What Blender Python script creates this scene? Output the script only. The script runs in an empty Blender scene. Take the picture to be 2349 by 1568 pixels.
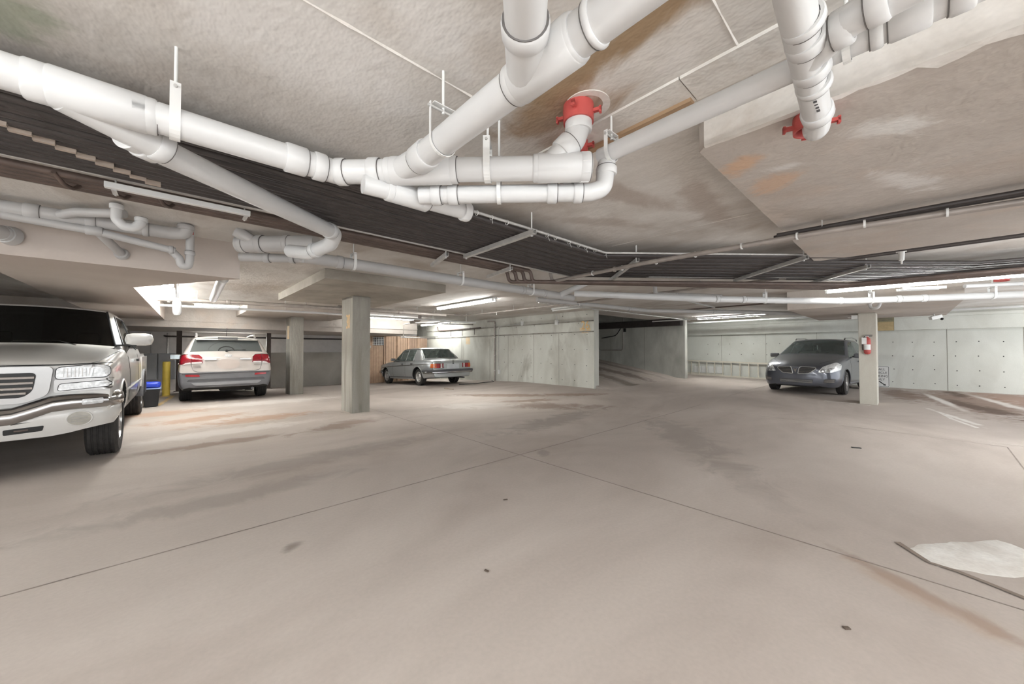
import bpy, bmesh, math, random
from mathutils import Vector, Matrix
from mathutils.bvhtree import BVHTree

random.seed(7)
SC = bpy.context.scene
COL = SC.collection
PI = math.pi

# ------------------------------------------------------------------ camera
CAM_YAW = math.radians(47.32)        # measured from the X axis of the building grid
CAM_PITCH = math.atan(16.0 / 835.0)
CAM_H = 1.25
cam_d = bpy.data.cameras.new('camera')
cam_d.sensor_width = 36.0
cam_d.lens = 36.0 * 835.0 / 2349.0
cam_d.clip_start = 0.05
cam_d.clip_end = 200
cam = bpy.data.objects.new('camera', cam_d)
COL.objects.link(cam)
cam.location = (0, 0, CAM_H)
cam.rotation_euler = (PI / 2 + CAM_PITCH, 0, CAM_YAW - PI / 2)
SC.camera = cam

# ------------------------------------------------------------------ world and exposure
wd = bpy.data.worlds.new('world')
wd.use_nodes = True
bg = wd.node_tree.nodes['Background']
bg.inputs['Color'].default_value = (0.93, 0.965, 1.0, 1)
bg.inputs['Strength'].default_value = 0.9
SC.world = wd
SC.view_settings.view_transform = 'Standard'
SC.view_settings.look = 'None'
SC.view_settings.gamma = 1.0
SC.view_settings.use_curve_mapping = False
SC.view_settings.exposure = 1.47
SC.cycles.max_bounces = 5
SC.cycles.diffuse_bounces = 3
SC.cycles.glossy_bounces = 3
SC.cycles.transmission_bounces = 4
SC.cycles.transparent_max_bounces = 8
SC.cycles.use_adaptive_sampling = True
SC.cycles.adaptive_threshold = 0.08
SC.cycles.adaptive_min_samples = 20
SC.cycles.use_light_tree = True
SC.cycles.sample_clamp_indirect = 6.0
SC.cycles.caustics_reflective = False
SC.cycles.caustics_refractive = False
TUBE_STRENGTH = 28.0

# ------------------------------------------------------------------ materials
MATS = {}

def _nodes(name):
    m = bpy.data.materials.new(name)
    m.use_nodes = True
    nt = m.node_tree
    return m, nt, nt.nodes['Principled BSDF']

def plain(name, col, rough=0.5, metal=0.0, coat=0.0, var=0.06, scale=6.0, bump=0.0, bscale=60.0,
          emit=None, estr=0.0, spec=None):
    """a material with a little procedural unevenness in its colour"""
    if name in MATS:
        return MATS[name]
    m, nt, b = _nodes(name)
    tc = nt.nodes.new('ShaderNodeTexCoord')
    nz = nt.nodes.new('ShaderNodeTexNoise')
    nz.inputs['Scale'].default_value = scale
    nz.inputs['Detail'].default_value = 2
    nt.links.new(tc.outputs['Object'], nz.inputs['Vector'])
    rp = nt.nodes.new('ShaderNodeValToRGB')
    rp.color_ramp.elements[0].position = 0.3
    rp.color_ramp.elements[1].position = 0.7
    lo = [max(0, c * (1 - var)) for c in col]
    hi = [min(1, c * (1 + var)) for c in col]
    rp.color_ramp.elements[0].color = (*lo, 1)
    rp.color_ramp.elements[1].color = (*hi, 1)
    nt.links.new(nz.outputs['Fac'], rp.inputs['Fac'])
    nt.links.new(rp.outputs['Color'], b.inputs['Base Color'])
    b.inputs['Roughness'].default_value = rough
    b.inputs['Metallic'].default_value = metal
    if spec is not None:
        b.inputs['Specular IOR Level'].default_value = spec
    if coat:
        b.inputs['Coat Weight'].default_value = coat
        b.inputs['Coat Roughness'].default_value = 0.06
    if emit:
        b.inputs['Emission Color'].default_value = (*emit, 1)
        b.inputs['Emission Strength'].default_value = estr
    if bump:
        n2 = nt.nodes.new('ShaderNodeTexNoise')
        n2.inputs['Scale'].default_value = bscale
        n2.inputs['Detail'].default_value = 5
        nt.links.new(tc.outputs['Object'], n2.inputs['Vector'])
        bp = nt.nodes.new('ShaderNodeBump')
        bp.inputs['Strength'].default_value = bump
        bp.inputs['Distance'].default_value = 0.01
        nt.links.new(n2.outputs['Fac'], bp.inputs['Height'])
        nt.links.new(bp.outputs['Normal'], b.inputs['Normal'])
    MATS[name] = m
    return m

def concrete(name, light, dark, stain=None, stain_amt=0.0, streak=(1, 1, 1), scale=0.7, rough=0.85,
             bump=0.25, spec=0.25, fine=0.12, stain_scale=0.5, seed=0.0):
    """cast concrete: cloudy tone, directional smears, a separate stain colour, fine grain"""
    if name in MATS:
        return MATS[name]
    m, nt, b = _nodes(name)
    N, L = nt.nodes.new, nt.links.new
    tc = N('ShaderNodeTexCoord')
    geo = N('ShaderNodeNewGeometry')
    mp = N('ShaderNodeMapping')
    mp.inputs['Scale'].default_value = streak
    mp.inputs['Location'].default_value = (seed, seed * 1.7, seed * 0.6)
    L(geo.outputs['Position'], mp.inputs['Vector'])
    n1 = N('ShaderNodeTexNoise')
    n1.inputs['Scale'].default_value = scale
    n1.inputs['Detail'].default_value = 5
    n1.inputs['Roughness'].default_value = 0.6
    n1.inputs['Distortion'].default_value = 0.6
    L(mp.outputs['Vector'], n1.inputs['Vector'])
    r1 = N('ShaderNodeValToRGB')
    r1.color_ramp.elements[0].position = 0.34
    r1.color_ramp.elements[1].position = 0.66
    r1.color_ramp.elements[0].color = (*dark, 1)
    r1.color_ramp.elements[1].color = (*light, 1)
    L(n1.outputs['Fac'], r1.inputs['Fac'])
    out = r1.outputs['Color']
    # fine grain
    n2 = N('ShaderNodeTexNoise')
    n2.inputs['Scale'].default_value = 45
    n2.inputs['Detail'].default_value = 2
    L(geo.outputs['Position'], n2.inputs['Vector'])
    mr = N('ShaderNodeMapRange')
    mr.inputs['To Min'].default_value = 1 - fine
    mr.inputs['To Max'].default_value = 1 + fine
    L(n2.outputs['Fac'], mr.inputs['Value'])
    mx = N('ShaderNodeMix')
    mx.data_type = 'RGBA'
    mx.blend_type = 'MULTIPLY'
    mx.inputs['Factor'].default_value = 1.0
    L(out, mx.inputs[6])
    cb = N('ShaderNodeCombineColor')
    for k in range(3):
        L(mr.outputs['Result'], cb.inputs[k])
    L(cb.outputs['Color'], mx.inputs[7])
    out = mx.outputs[2]
    if stain:
        n3 = N('ShaderNodeTexNoise')
        n3.inputs['Scale'].default_value = stain_scale
        n3.inputs['Detail'].default_value = 4
        n3.inputs['Roughness'].default_value = 0.62
        n3.inputs['Distortion'].default_value = 1.2
        mp3 = N('ShaderNodeMapping')
        mp3.inputs['Location'].default_value = (3.1 + seed, 7.7, 1.3)
        mp3.inputs['Scale'].default_value = streak
        L(geo.outputs['Position'], mp3.inputs['Vector'])
        L(mp3.outputs['Vector'], n3.inputs['Vector'])
        r3 = N('ShaderNodeValToRGB')
        r3.color_ramp.elements[0].position = 0.52
        r3.color_ramp.elements[1].position = 0.70
        r3.color_ramp.elements[0].color = (0, 0, 0, 1)
        r3.color_ramp.elements[1].color = (stain_amt,) * 3 + (1,)
        L(n3.outputs['Fac'], r3.inputs['Fac'])
        ms = N('ShaderNodeMix')
        ms.data_type = 'RGBA'
        L(r3.outputs['Color'], ms.inputs['Factor'])
        L(out, ms.inputs[6])
        ms.inputs[7].default_value = (*stain, 1)
        out = ms.outputs[2]
    L(out, b.inputs['Base Color'])
    b.inputs['Roughness'].default_value = rough
    b.inputs['Specular IOR Level'].default_value = spec
    n4 = N('ShaderNodeTexNoise')
    n4.inputs['Scale'].default_value = 9
    n4.inputs['Detail'].default_value = 3
    n4.inputs['Roughness'].default_value = 0.7
    L(mp.outputs['Vector'], n4.inputs['Vector'])
    if bump >= 0.2 and 'wall' not in name:
        bp = N('ShaderNodeBump')
        bp.inputs['Strength'].default_value = bump
        bp.inputs['Distance'].default_value = 0.02
        L(n4.outputs['Fac'], bp.inputs['Height'])
        L(bp.outputs['Normal'], b.inputs['Normal'])
    MATS[name] = m
    return m

def glass(name, tint, dark=0.5, rough=0.02, haze=0.0, hcol=(0.3, 0.32, 0.32)):
    """thin sheet of tinted glass: part lets light through, part mirrors"""
    if name in MATS:
        return MATS[name]
    m = bpy.data.materials.new(name)
    m.use_nodes = True
    nt = m.node_tree
    nt.nodes.clear()
    N, L = nt.nodes.new, nt.links.new
    o = N('ShaderNodeOutputMaterial')
    t = N('ShaderNodeBsdfTransparent')
    t.inputs['Color'].default_value = (*[c * dark for c in tint], 1)
    g = N('ShaderNodeBsdfGlossy')
    g.inputs['Roughness'].default_value = rough
    g.inputs['Color'].default_value = (0.9, 0.95, 0.95, 1)
    fr = N('ShaderNodeFresnel')
    fr.inputs['IOR'].default_value = 1.5
    mx = N('ShaderNodeMixShader')
    L(fr.outputs['Fac'], mx.inputs['Fac'])
    L(t.outputs['BSDF'], mx.inputs[1])
    L(g.outputs['BSDF'], mx.inputs[2])
    out = mx.outputs['Shader']
    if haze:
        df = N('ShaderNodeBsdfDiffuse')
        df.inputs['Color'].default_value = (*hcol, 1)
        m2 = N('ShaderNodeMixShader')
        m2.inputs['Fac'].default_value = haze
        L(out, m2.inputs[1])
        L(df.outputs['BSDF'], m2.inputs[2])
        out = m2.outputs['Shader']
    L(out, o.inputs['Surface'])
    MATS[name] = m
    return m

M_FLOOR = concrete('floor_concrete', (0.555, 0.495, 0.45), (0.43, 0.375, 0.335), stain=(0.27, 0.215, 0.18),
                   stain_amt=0.30, streak=(0.55, 1.0, 1.0), scale=0.55, rough=0.95, spec=0.08, bump=0.12, fine=0.07, stain_scale=0.42)
M_CEIL = concrete('ceiling_concrete', (0.80, 0.775, 0.74), (0.58, 0.54, 0.495), stain=(0.38, 0.305, 0.24),
                  stain_amt=0.5, streak=(1.3, 0.8, 1), scale=0.8, bump=0.35, fine=0.06, stain_scale=0.6)
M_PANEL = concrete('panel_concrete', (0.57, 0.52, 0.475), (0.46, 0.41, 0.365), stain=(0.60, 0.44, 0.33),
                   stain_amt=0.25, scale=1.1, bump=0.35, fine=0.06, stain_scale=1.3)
M_PLASTER = concrete('white_plaster', (0.82, 0.79, 0.75), (0.66, 0.62, 0.57), stain=(0.5, 0.43, 0.36), stain_amt=0.3,
                     scale=3, bump=0.4, fine=0.05, stain_scale=3)
M_WALL = concrete('wall_concrete', (0.70, 0.70, 0.645), (0.56, 0.555, 0.50), stain=(0.33, 0.31, 0.265), stain_amt=0.65,
                  streak=(1, 1, 0.45), scale=0.9, bump=0.25, fine=0.07, stain_scale=0.8)
M_WALLR = concrete('pale_wall_concrete', (0.74, 0.75, 0.70), (0.64, 0.645, 0.59), stain=(0.45, 0.44, 0.38), stain_amt=0.25,
                   streak=(1, 1, 0.6), scale=0.7, bump=0.2, fine=0.05, stain_scale=0.9)
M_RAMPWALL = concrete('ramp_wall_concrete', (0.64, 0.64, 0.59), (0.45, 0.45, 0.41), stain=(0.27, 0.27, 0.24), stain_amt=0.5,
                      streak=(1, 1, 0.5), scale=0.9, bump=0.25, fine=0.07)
M_COLUMN = concrete('column_concrete', (0.42, 0.40, 0.355), (0.26, 0.245, 0.21), stain=(0.13, 0.115, 0.095), stain_amt=0.65,
                    streak=(2, 2, 0.35), scale=1.2, bump=0.3, fine=0.08, stain_scale=1.0)
M_COLUMNR = concrete('pale_column_concrete', (0.66, 0.64, 0.57), (0.54, 0.51, 0.44), stain=(0.4, 0.36, 0.3), stain_amt=0.3,
                     streak=(2, 2, 0.5), scale=1.0, bump=0.2, fine=0.06)
M_GREYWALL = concrete('grey_wall_concrete', (0.50, 0.475, 0.43), (0.38, 0.355, 0.315), scale=0.8, bump=0.2)
M_WHITEPAINT = plain('white_wall_paint', (0.86, 0.83, 0.81), 0.7, var=0.04)
M_BULK = concrete('bulkhead_paint', (0.60, 0.53, 0.475), (0.54, 0.47, 0.42), scale=0.6, bump=0.05, fine=0.03)
M_RAMPFLOOR = concrete('ramp_concrete', (0.54, 0.475, 0.43), (0.40, 0.35, 0.31), streak=(1.5, 0.4, 1), scale=0.7, bump=0.2,
                       stain=(0.2, 0.16, 0.13), stain_amt=0.5)
M_PVC = plain('white_pipe_plastic', (0.70, 0.70, 0.695), 0.35, var=0.03, scale=3)
M_PVCG = plain('grey_and_shaded_pipe_plastic', (0.50, 0.49, 0.48), 0.4, var=0.06, scale=3)  # grey that also paints the shade on pipes by the bulkhead
M_RED = plain('red_collar_plastic', (0.50, 0.085, 0.075), 0.45, var=0.1)
M_STEEL = plain('galvanised_steel', (0.62, 0.61, 0.59), 0.45, 0.35, var=0.1, scale=20)
M_WHITEMETAL = plain('white_enamel', (0.82, 0.82, 0.80), 0.4, var=0.03)
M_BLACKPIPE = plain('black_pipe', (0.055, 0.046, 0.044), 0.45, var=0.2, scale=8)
M_BROWNPIPE = plain('brown_conduit', (0.12, 0.085, 0.07), 0.5, var=0.2, scale=8)
M_GREYPIPE = plain('grey_conduit', (0.36, 0.32, 0.29), 0.45, 0.2, var=0.12, scale=8)
M_DARKSTEEL = plain('dark_steel', (0.10, 0.075, 0.065), 0.6, var=0.15)
M_YELLOW = plain('yellow_paint', (0.95, 0.68, 0.12), 0.5, var=0.08)
M_STENCIL = plain('stencil_paint', (0.80, 0.52, 0.22), 0.8, var=0.15, scale=25)
M_RUBBER = plain('tyre_rubber', (0.035, 0.032, 0.03), 0.75, var=0.2, scale=20, bump=0.2)
M_BLACK = plain('black_plastic', (0.02, 0.02, 0.02), 0.5, var=0.2)
M_DKGREY = plain('dark_grey_plastic', (0.09, 0.09, 0.095), 0.55, var=0.1)
M_CHROME = plain('chrome', (0.46, 0.455, 0.45), 0.16, 1.0, var=0.03)
M_ALLOY = plain('alloy', (0.58, 0.57, 0.56), 0.3, 0.7, var=0.05)
M_DARKHOLE = plain('dark_hole', (0.03, 0.03, 0.028), 0.9, var=0.1)
M_TUBE = plain('fluorescent_tube', (0.9, 0.9, 0.88), 0.4, var=0.0, emit=(0.97, 0.985, 0.97), estr=TUBE_STRENGTH)
def tube_mat(k):
    return plain('fluorescent_tube_%d' % int(k * 100), (0.9, 0.9, 0.88), 0.4, var=0.0, emit=(0.97, 0.985, 0.97), estr=TUBE_STRENGTH * k)
M_TAPE = plain('grey_card', (0.45, 0.46, 0.47), 0.7)

# ------------------------------------------------------------------ mesh helpers
def link(name, me, mat=None, parent=None):
    o = bpy.data.objects.new(name, me)
    COL.objects.link(o)
    if mat is not None and me is not None:
        me.materials.append(mat)
    if parent is not None:
        o.parent = parent
    return o

def obj(name, bm, mat, parent=None, smooth=None):
    me = bpy.data.meshes.new(name)
    bmesh.ops.recalc_face_normals(bm, faces=bm.faces)
    bm.to_mesh(me)
    bm.free()
    if smooth is not None:
        me.shade_smooth()
        if smooth > 0:
            me.set_sharp_from_angle(angle=math.radians(smooth))
    return link(name, me, mat, parent)

def tag(o, label, cat, group=None):
    o['label'] = label
    o['category'] = cat
    if group:
        o['group'] = group
    return o

def thing(name, label, cat, loc=(0, 0, 0), rotz=0.0, group=None):
    o = bpy.data.objects.new(name, None)
    o.empty_display_size = 0.1
    COL.objects.link(o)
    o.location = loc
    o.rotation_euler = (0, 0, rotz)
    return tag(o, label, cat, group)

def struct(o):
    o['kind'] = 'structure'
    return o

def add_box(bm, x0, x1, y0, y1, z0, z1, mat=None):
    vs = [bm.verts.new(p) for p in ((x0, y0, z0), (x1, y0, z0), (x1, y1, z0), (x0, y1, z0),
                                    (x0, y0, z1), (x1, y0, z1), (x1, y1, z1), (x0, y1, z1))]
    if mat is not None:
        for v in vs:
            v.co = mat @ v.co
    for f in ((0, 3, 2, 1), (4, 5, 6, 7), (0, 1, 5, 4), (1, 2, 6, 5), (2, 3, 7, 6), (3, 0, 4, 7)):
        bm.faces.new([vs[k] for k in f])
    return vs

def bx(x0, x1, y0, y1, z0, z1, bevel=0.0):
    bm = bmesh.new()
    add_box(bm, x0, x1, y0, y1, z0, z1)
    if bevel:
        bmesh.ops.bevel(bm, geom=list(bm.edges), offset=bevel, segments=2, affect='EDGES', profile=0.6)
    return bm

def box(name, dims, mat, parent=None, bevel=0.0):
    return obj(name, bx(*dims, bevel=bevel), mat, parent)

def add_prism(bm, pts, z0, z1):
    lo = [bm.verts.new((x, y, z0)) for x, y in pts]
    hi = [bm.verts.new((x, y, z1)) for x, y in pts]
    n = len(pts)
    bm.faces.new(lo[::-1])
    bm.faces.new(hi)
    for i in range(n):
        j = (i + 1) % n
        bm.faces.new((lo[i], lo[j], hi[j], hi[i]))

def frame_of(d):
    d = Vector(d).normalized()
    a = Vector((0, 0, 1)) if abs(d.z) < 0.9 else Vector((1, 0, 0))
    u = d.cross(a).normalized()
    return u, d.cross(u).normalized()

def fillet(pts, r, seg=6):
    """round the corners of a polyline"""
    pts = [Vector(p) for p in pts]
    if len(pts) < 3 or r <= 0:
        return pts
    out = [pts[0]]
    for k in range(1, len(pts) - 1):
        a, b, c = pts[k - 1], pts[k], pts[k + 1]
        d1, d2 = (a - b), (c - b)
        l1, l2 = d1.length, d2.length
        d1.normalize(); d2.normalize()
        ang = d1.angle(d2)
        if ang > PI - 0.02:
            out.append(b)
            continue
        t = min(r / math.tan(ang / 2), l1 * 0.49, l2 * 0.49)
        p1, p2 = b + d1 * t, b + d2 * t
        for s in range(seg + 1):
            w = s / seg
            out.append(p1.lerp(b, w).lerp(b.lerp(p2, w), w))
    out.append(pts[-1])
    return out

def add_tube(bm, pts, r, sides=12, caps=True):
    pts = [Vector(p) for p in pts]
    n = len(pts)
    radii = r if isinstance(r, (list, tuple)) else [r] * n
    tang = []
    for i in range(n):
        t = Vector((0, 0, 0))
        if i > 0:
            t += (pts[i] - pts[i - 1]).normalized()
        if i < n - 1:
            t += (pts[i + 1] - pts[i]).normalized()
        tang.append(t.normalized() if t.length > 1e-9 else Vector((0, 0, 1)))
    u, v = frame_of(tang[0])
    rings = []
    for i in range(n):
        if i:
            q = tang[i - 1].rotation_difference(tang[i])
            u = q @ u
            v = q @ v
        rings.append([bm.verts.new(pts[i] + (u * math.cos(2 * PI * k / sides) + v * math.sin(2 * PI * k / sides)) * radii[i])
                      for k in range(sides)])
    for i in range(n - 1):
        for k in range(sides):
            j = (k + 1) % sides
            bm.faces.new((rings[i][k], rings[i][j], rings[i + 1][j], rings[i + 1][k]))
    if caps:
        bm.faces.new(rings[0][::-1])
        bm.faces.new(rings[-1])

def tube(name, pts, r, mat, parent=None, sides=16, bend=0.0, caps=True):
    bm = bmesh.new()
    add_tube(bm, fillet(pts, bend) if bend else pts, r, sides, caps)
    return obj(name, bm, mat, parent, smooth=50)

def add_lathe(bm, prof, origin, axis, sides=24, closed=False):
    """profile of (radius, offset along axis)"""
    o = Vector(origin)
    d = Vector(axis).normalized()
    u, v = frame_of(d)
    rings = []
    for r, h in prof:
        if r < 1e-6:
            rings.append([bm.verts.new(o + d * h)])
        else:
            rings.append([bm.verts.new(o + d * h + (u * math.cos(2 * PI * k / sides) + v * math.sin(2 * PI * k / sides)) * r)
                          for k in range(sides)])
    m = len(rings)
    for i in range(m if closed else m - 1):
        a, b = rings[i], rings[(i + 1) % m]
        for k in range(sides):
            j = (k + 1) % sides
            if len(a) == 1 and len(b) == 1:
                continue
            if len(a) == 1:
                bm.faces.new((a[0], b[j], b[k]))
            elif len(b) == 1:
                bm.faces.new((a[k], a[j], b[0]))
            else:
                bm.faces.new((a[k], a[j], b[j], b[k]))

def lathe(name, prof, origin, axis, mat, parent=None, sides=24, smooth=40, closed=False):
    bm = bmesh.new()
    add_lathe(bm, prof, origin, axis, sides, closed)
    return obj(name, bm, mat, parent, smooth=smooth)

def text(name, body, size, mat, mw, parent=None, depth=0.002, spacing=1.0, align='CENTER', line=1.0):
    """lettering turned into a mesh; mw places it (text runs along +X of mw, up along +Y, faces +Z)"""
    cu = bpy.data.curves.new(name, 'FONT')
    cu.body = body
    cu.size = size
    cu.align_x = align
    cu.align_y = 'CENTER'
    cu.extrude = depth
    cu.space_character = spacing
    cu.space_line = line
    tmp = bpy.data.objects.new(name + '_tmp', cu)
    COL.objects.link(tmp)
    bpy.context.view_layer.update()
    me = bpy.data.meshes.new_from_object(tmp.evaluated_get(bpy.context.evaluated_depsgraph_get()))
    bpy.data.objects.remove(tmp)
    bpy.data.curves.remove(cu)
    me.materials.clear()
    me.transform(mw)
    return link(name, me, mat, parent)

def face_matrix(pos, right, up):
    r = Vector(right).normalized()
    u = Vector(up).normalized()
    n = r.cross(u)
    return Matrix(((r.x, u.x, n.x, pos[0]), (r.y, u.y, n.y, pos[1]), (r.z, u.z, n.z, pos[2]), (0, 0, 0, 1)))

def sstep(a, b, x):
    t = max(0.0, min(1.0, (x - a) / (b - a)))
    return t * t * (3 - 2 * t)
# ================================================================== THE SETTING
CZ = 2.44                       # underside of the ceiling slab
RAMP_X0, RAMP_X1 = 9.55, 14.5

def floor_z(x, y):
    z = 0.0
    if y > 9.0:
        w = 0.55 + 0.45 * sstep(0, 4, x)
        d = y - 9.0
        z -= 0.043 * w * (d - 0.6 * (1 - math.exp(-d / 0.6)))
    z += 0.018 * max(0.0, min(y, 6.7)) * sstep(6.5, 12.5, x)
    return z

def ramp_z(x, y):
    z0 = floor_z(x, 5.9)
    return z0 + (0.175 * (y - 5.9) if y > 5.9 else 0) * sstep(5.9, 6.6, y)

def ground(x, y):
    if RAMP_X0 <= x <= RAMP_X1 and y > 5.9:
        return ramp_z(x, y)
    return floor_z(x, y)

floor = struct(link('floor', None))
floor.empty_display_size = 0.2
JX, JY, GAP = 3.0, 3.12, 0.005

def slab(x0, x1, y0, y1, fn, mat, name='slab', step=0.5):
    bm = bmesh.new()
    nx = max(2, int((x1 - x0) / step))
    ny = max(2, int((y1 - y0) / step))
    g = [[bm.verts.new((x0 + (x1 - x0) * i / nx, y0 + (y1 - y0) * j / ny,
                        fn(x0 + (x1 - x0) * i / nx, y0 + (y1 - y0) * j / ny))) for j in range(ny + 1)] for i in range(nx + 1)]
    for i in range(nx):
        for j in range(ny):
            bm.faces.new((g[i][j], g[i + 1][j], g[i + 1][j + 1], g[i][j + 1]))
    # skirt so that each slab has thickness
    border = [g[i][0] for i in range(nx + 1)] + [g[nx][j] for j in range(1, ny + 1)] + \
             [g[i][ny] for i in range(nx - 1, -1, -1)] + [g[0][j] for j in range(ny - 1, 0, -1)]
    low = [bm.verts.new(v.co - Vector((0, 0, 0.12))) for v in border]
    n = len(border)
    for k in range(n):
        j = (k + 1) % n
        bm.faces.new((border[k], low[k], low[j], border[j]))
    o = obj(name, bm, mat, floor, smooth=30)
    return o

XL, XR, YN, YF = -5.0, 17.2, -3.2, 18.0
xs = [XL, JX, 8.0, XR]
for i in range(3):
    slab(xs[i] + GAP, xs[i + 1] - GAP, YN, JY - GAP, floor_z, M_FLOOR)
slab(XL + GAP, JX - GAP, JY + GAP, YF, floor_z, M_FLOOR)
slab(JX + GAP, 9.3, JY + GAP, YF, floor_z, M_FLOOR)
slab(9.3, RAMP_X1 + 0.25, JY + GAP, 5.9, floor_z, M_FLOOR)
slab(RAMP_X1 + 0.25, XR, JY + GAP, 7.5, floor_z, M_FLOOR)
slab(RAMP_X0 - 0.15, RAMP_X1 + 0.15, 5.9, 15.0, ramp_z, M_RAMPFLOOR, name='ramp', step=0.2)
bm = bmesh.new()
add_box(bm, XL, XR, YN, YF, -0.75, -0.72)
obj('subbase', bm, M_DARKHOLE, floor)

# ---- ceiling slab, with the thin fins the formwork joints left
ceil = struct(link('ceiling', None))
bm = bmesh.new()
add_prism(bm, [(XL, YN), (XR, YN), (XR, 7.6), (RAMP_X0 + 5.2, 7.6), (RAMP_X0 + 5.2, 7.2), (RAMP_X0, 7.2), (RAMP_X0, YF), (XL, YF)], CZ, CZ + 0.22)
obj('ceiling_slab', bm, M_CEIL, ceil)

def fin(a, b, w=0.008, h=0.006):
    a, b = Vector(a), Vector(b)
    d = (b - a)
    n = max(3, int(d.length / 0.06))
    side = Vector((-d.y, d.x, 0)).normalized()
    bm = bmesh.new()
    rows = []
    for k in range(n + 1):
        p = a.lerp(b, k / n)
        j = random.uniform(0.4, 1.3)
        rows.append([bm.verts.new(p + side * w * j), bm.verts.new(p - Vector((0, 0, h * j))), bm.verts.new(p - side * w * j)])
    for k in range(n):
        for q in range(2):
            bm.faces.new((rows[k][q], rows[k + 1][q], rows[k + 1][q + 1], rows[k][q + 1]))
    return obj('formwork_fin', bm, M_PLASTER, ceil)

fin((-1.2, 1.385, CZ), (1.06, 1.375, CZ))
fin((1.05, 0.43, CZ), (1.95, 0.437, CZ), 0.005, 0.004)
fin((3.7, -0.2, CZ), (3.7, 2.3, CZ), 0.004, 0.003)
fin((0.31, -0.6, CZ), (0.31, 0.75, CZ), 0.004, 0.003)
# shallow plastered step beside the long thin pipe, broken by a recess
box('ceiling_step', (1.60, 1.80, 0.66, 2.0, CZ - 0.012, CZ), M_PLASTER, ceil)
box('ceiling_step', (1.60, 1.80, -1.5, 0.655, CZ - 0.014, CZ), M_PLASTER, ceil)
box('recess_board', (1.755, 1.80, 0.67, 1.25, CZ - 0.03, CZ - 0.011), plain('plywood_strip', (0.42, 0.28, 0.17), 0.8), ceil)

def wall(name, dims, mat):
    return struct(box(name, dims, mat))

# ---- walls
w_c = wall('wall_centre', (9.3, 9.55, 6.42, 18.0, -0.6, 5.5), M_WALL)
w_r = wall('wall_right', (17.0, 17.25, YN, 7.6, -0.3, CZ), M_WALLR)
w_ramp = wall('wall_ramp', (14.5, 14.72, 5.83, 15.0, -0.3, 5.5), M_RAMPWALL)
w_back = wall('wall_back', (XL, 9.3, 17.5, 17.7, -0.8, CZ), M_WHITEPAINT)
w_left = wall('wall_left', (XL - 0.2, XL, 3.0, 18.0, -0.8, CZ), M_GREYWALL)
wall('wall_recess', (14.72, 17.25, 7.6, 7.8, -0.3, CZ), M_WALLR)
wall('wall_ramp_end', (9.5, 14.6, 15.0, 15.2, -0.3, 5.5), M_RAMPWALL)
# low grey stem wall under the white band, behind the parked vehicles
struct(box('wall_stem', (1.2, 6.2, 17.22, 17.5, -0.8, 1.10), M_GREYWALL))
# ramp roof, rising with the ramp, and the deep dark beam across its mouth
bm = bmesh.new()
add_prism(bm, [(6.9, 2.44), (15.2, 4.3), (15.2, 4.5), (6.9, 2.66)], 0, 1)
for v in bm.verts:
    v.co = Vector((9.3 + v.co.z * 5.42, v.co.x, v.co.y))
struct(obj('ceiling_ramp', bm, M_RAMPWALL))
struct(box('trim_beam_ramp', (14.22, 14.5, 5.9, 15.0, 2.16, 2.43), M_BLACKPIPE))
# pale end faces of the two wall stubs at the ramp
for (x0, x1, y, z1) in ((9.3, 9.55, 6.42, CZ - 0.002), (14.5, 14.72, 5.83, CZ - 0.002)):
    pass

# ---- ledge along the right wall and the horizontal bands on the centre wall
struct(box('trim_ledge_right', (16.75, 17.0, YN, 7.6, 1.845, CZ), M_WALLR))
struct(box('trim_lip_right', (16.66, 16.75, YN, 7.6, 2.22, 2.30), M_WALLR))
for z in (1.80, 2.13):
    box('formwork_band', (9.275, 9.3, 6.42, 16.4, z - 0.035, z), M_COLUMN, w_c)
for z0, z1, y0, y1 in ((1.78, 2.0, 12.0, 16.4),):
    pass
# lighter lift joints / seams of the formwork panels
def seam(parent, dims):
    return box('panel_seam', dims, M_COLUMN, parent)
for y in (10.3, 8.95, 7.6 + 0.2, 13.4, 11.4):
    seam(w_c, (9.296, 9.304, y - 0.006, y + 0.006, -0.3, 1.76))
for y in (5.33, 3.75, 2.2, -0.82, -2.17):
    seam(w_r, (16.996, 17.002, y - 0.005, y + 0.005, -0.1, 1.84))
for y in (7.5, 9.1, 11.0):
    seam(w_ramp, (14.496, 14.502, y - 0.006, y + 0.006, 0.0, 2.2))

# form tie holes, one small cone each
def tie_mesh():
    bm = bmesh.new()
    add_lathe(bm, [(0, -0.004), (0.010, -0.004), (0.0135, 0.0), (0.0135, 0.003)], (0, 0, 0), (1, 0, 0), 10)
    me = bpy.data.meshes.new('tie_hole')
    bm.to_mesh(me)
    bm.free()
    me.materials.append(M_DARKHOLE)
    return me
TIE = tie_mesh()
def tie(parent, x, y, z):
    o = bpy.data.objects.new('tie_hole', TIE)
    COL.objects.link(o)
    o.parent = parent
    o.location = (x + random.uniform(-.001, .001), y + random.uniform(-.02, .02), z + random.uniform(-.012, .012))
for k in range(9):
    y = 6.69 + 0.4775 * k
    for z in (0.255, 0.745, 1.24, 1.715):
        if z < 0.4 and k > 7:
            continue
        tie(w_c, 9.299, y, z)
    if k % 2 == 0:
        tie(w_c, 9.299, y, 2.32)
        tie(w_c, 9.299, y + 0.3, 2.06)
for k in range(20):
    y = -2.27 + 0.429 * k
    for z in (0.185, 0.61, 1.035, 1.46):
        if y > 2.0 and z < 0.8:
            continue
        if y > 6.7:
            continue
        tie(w_r, 16.999, y, z)

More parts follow.
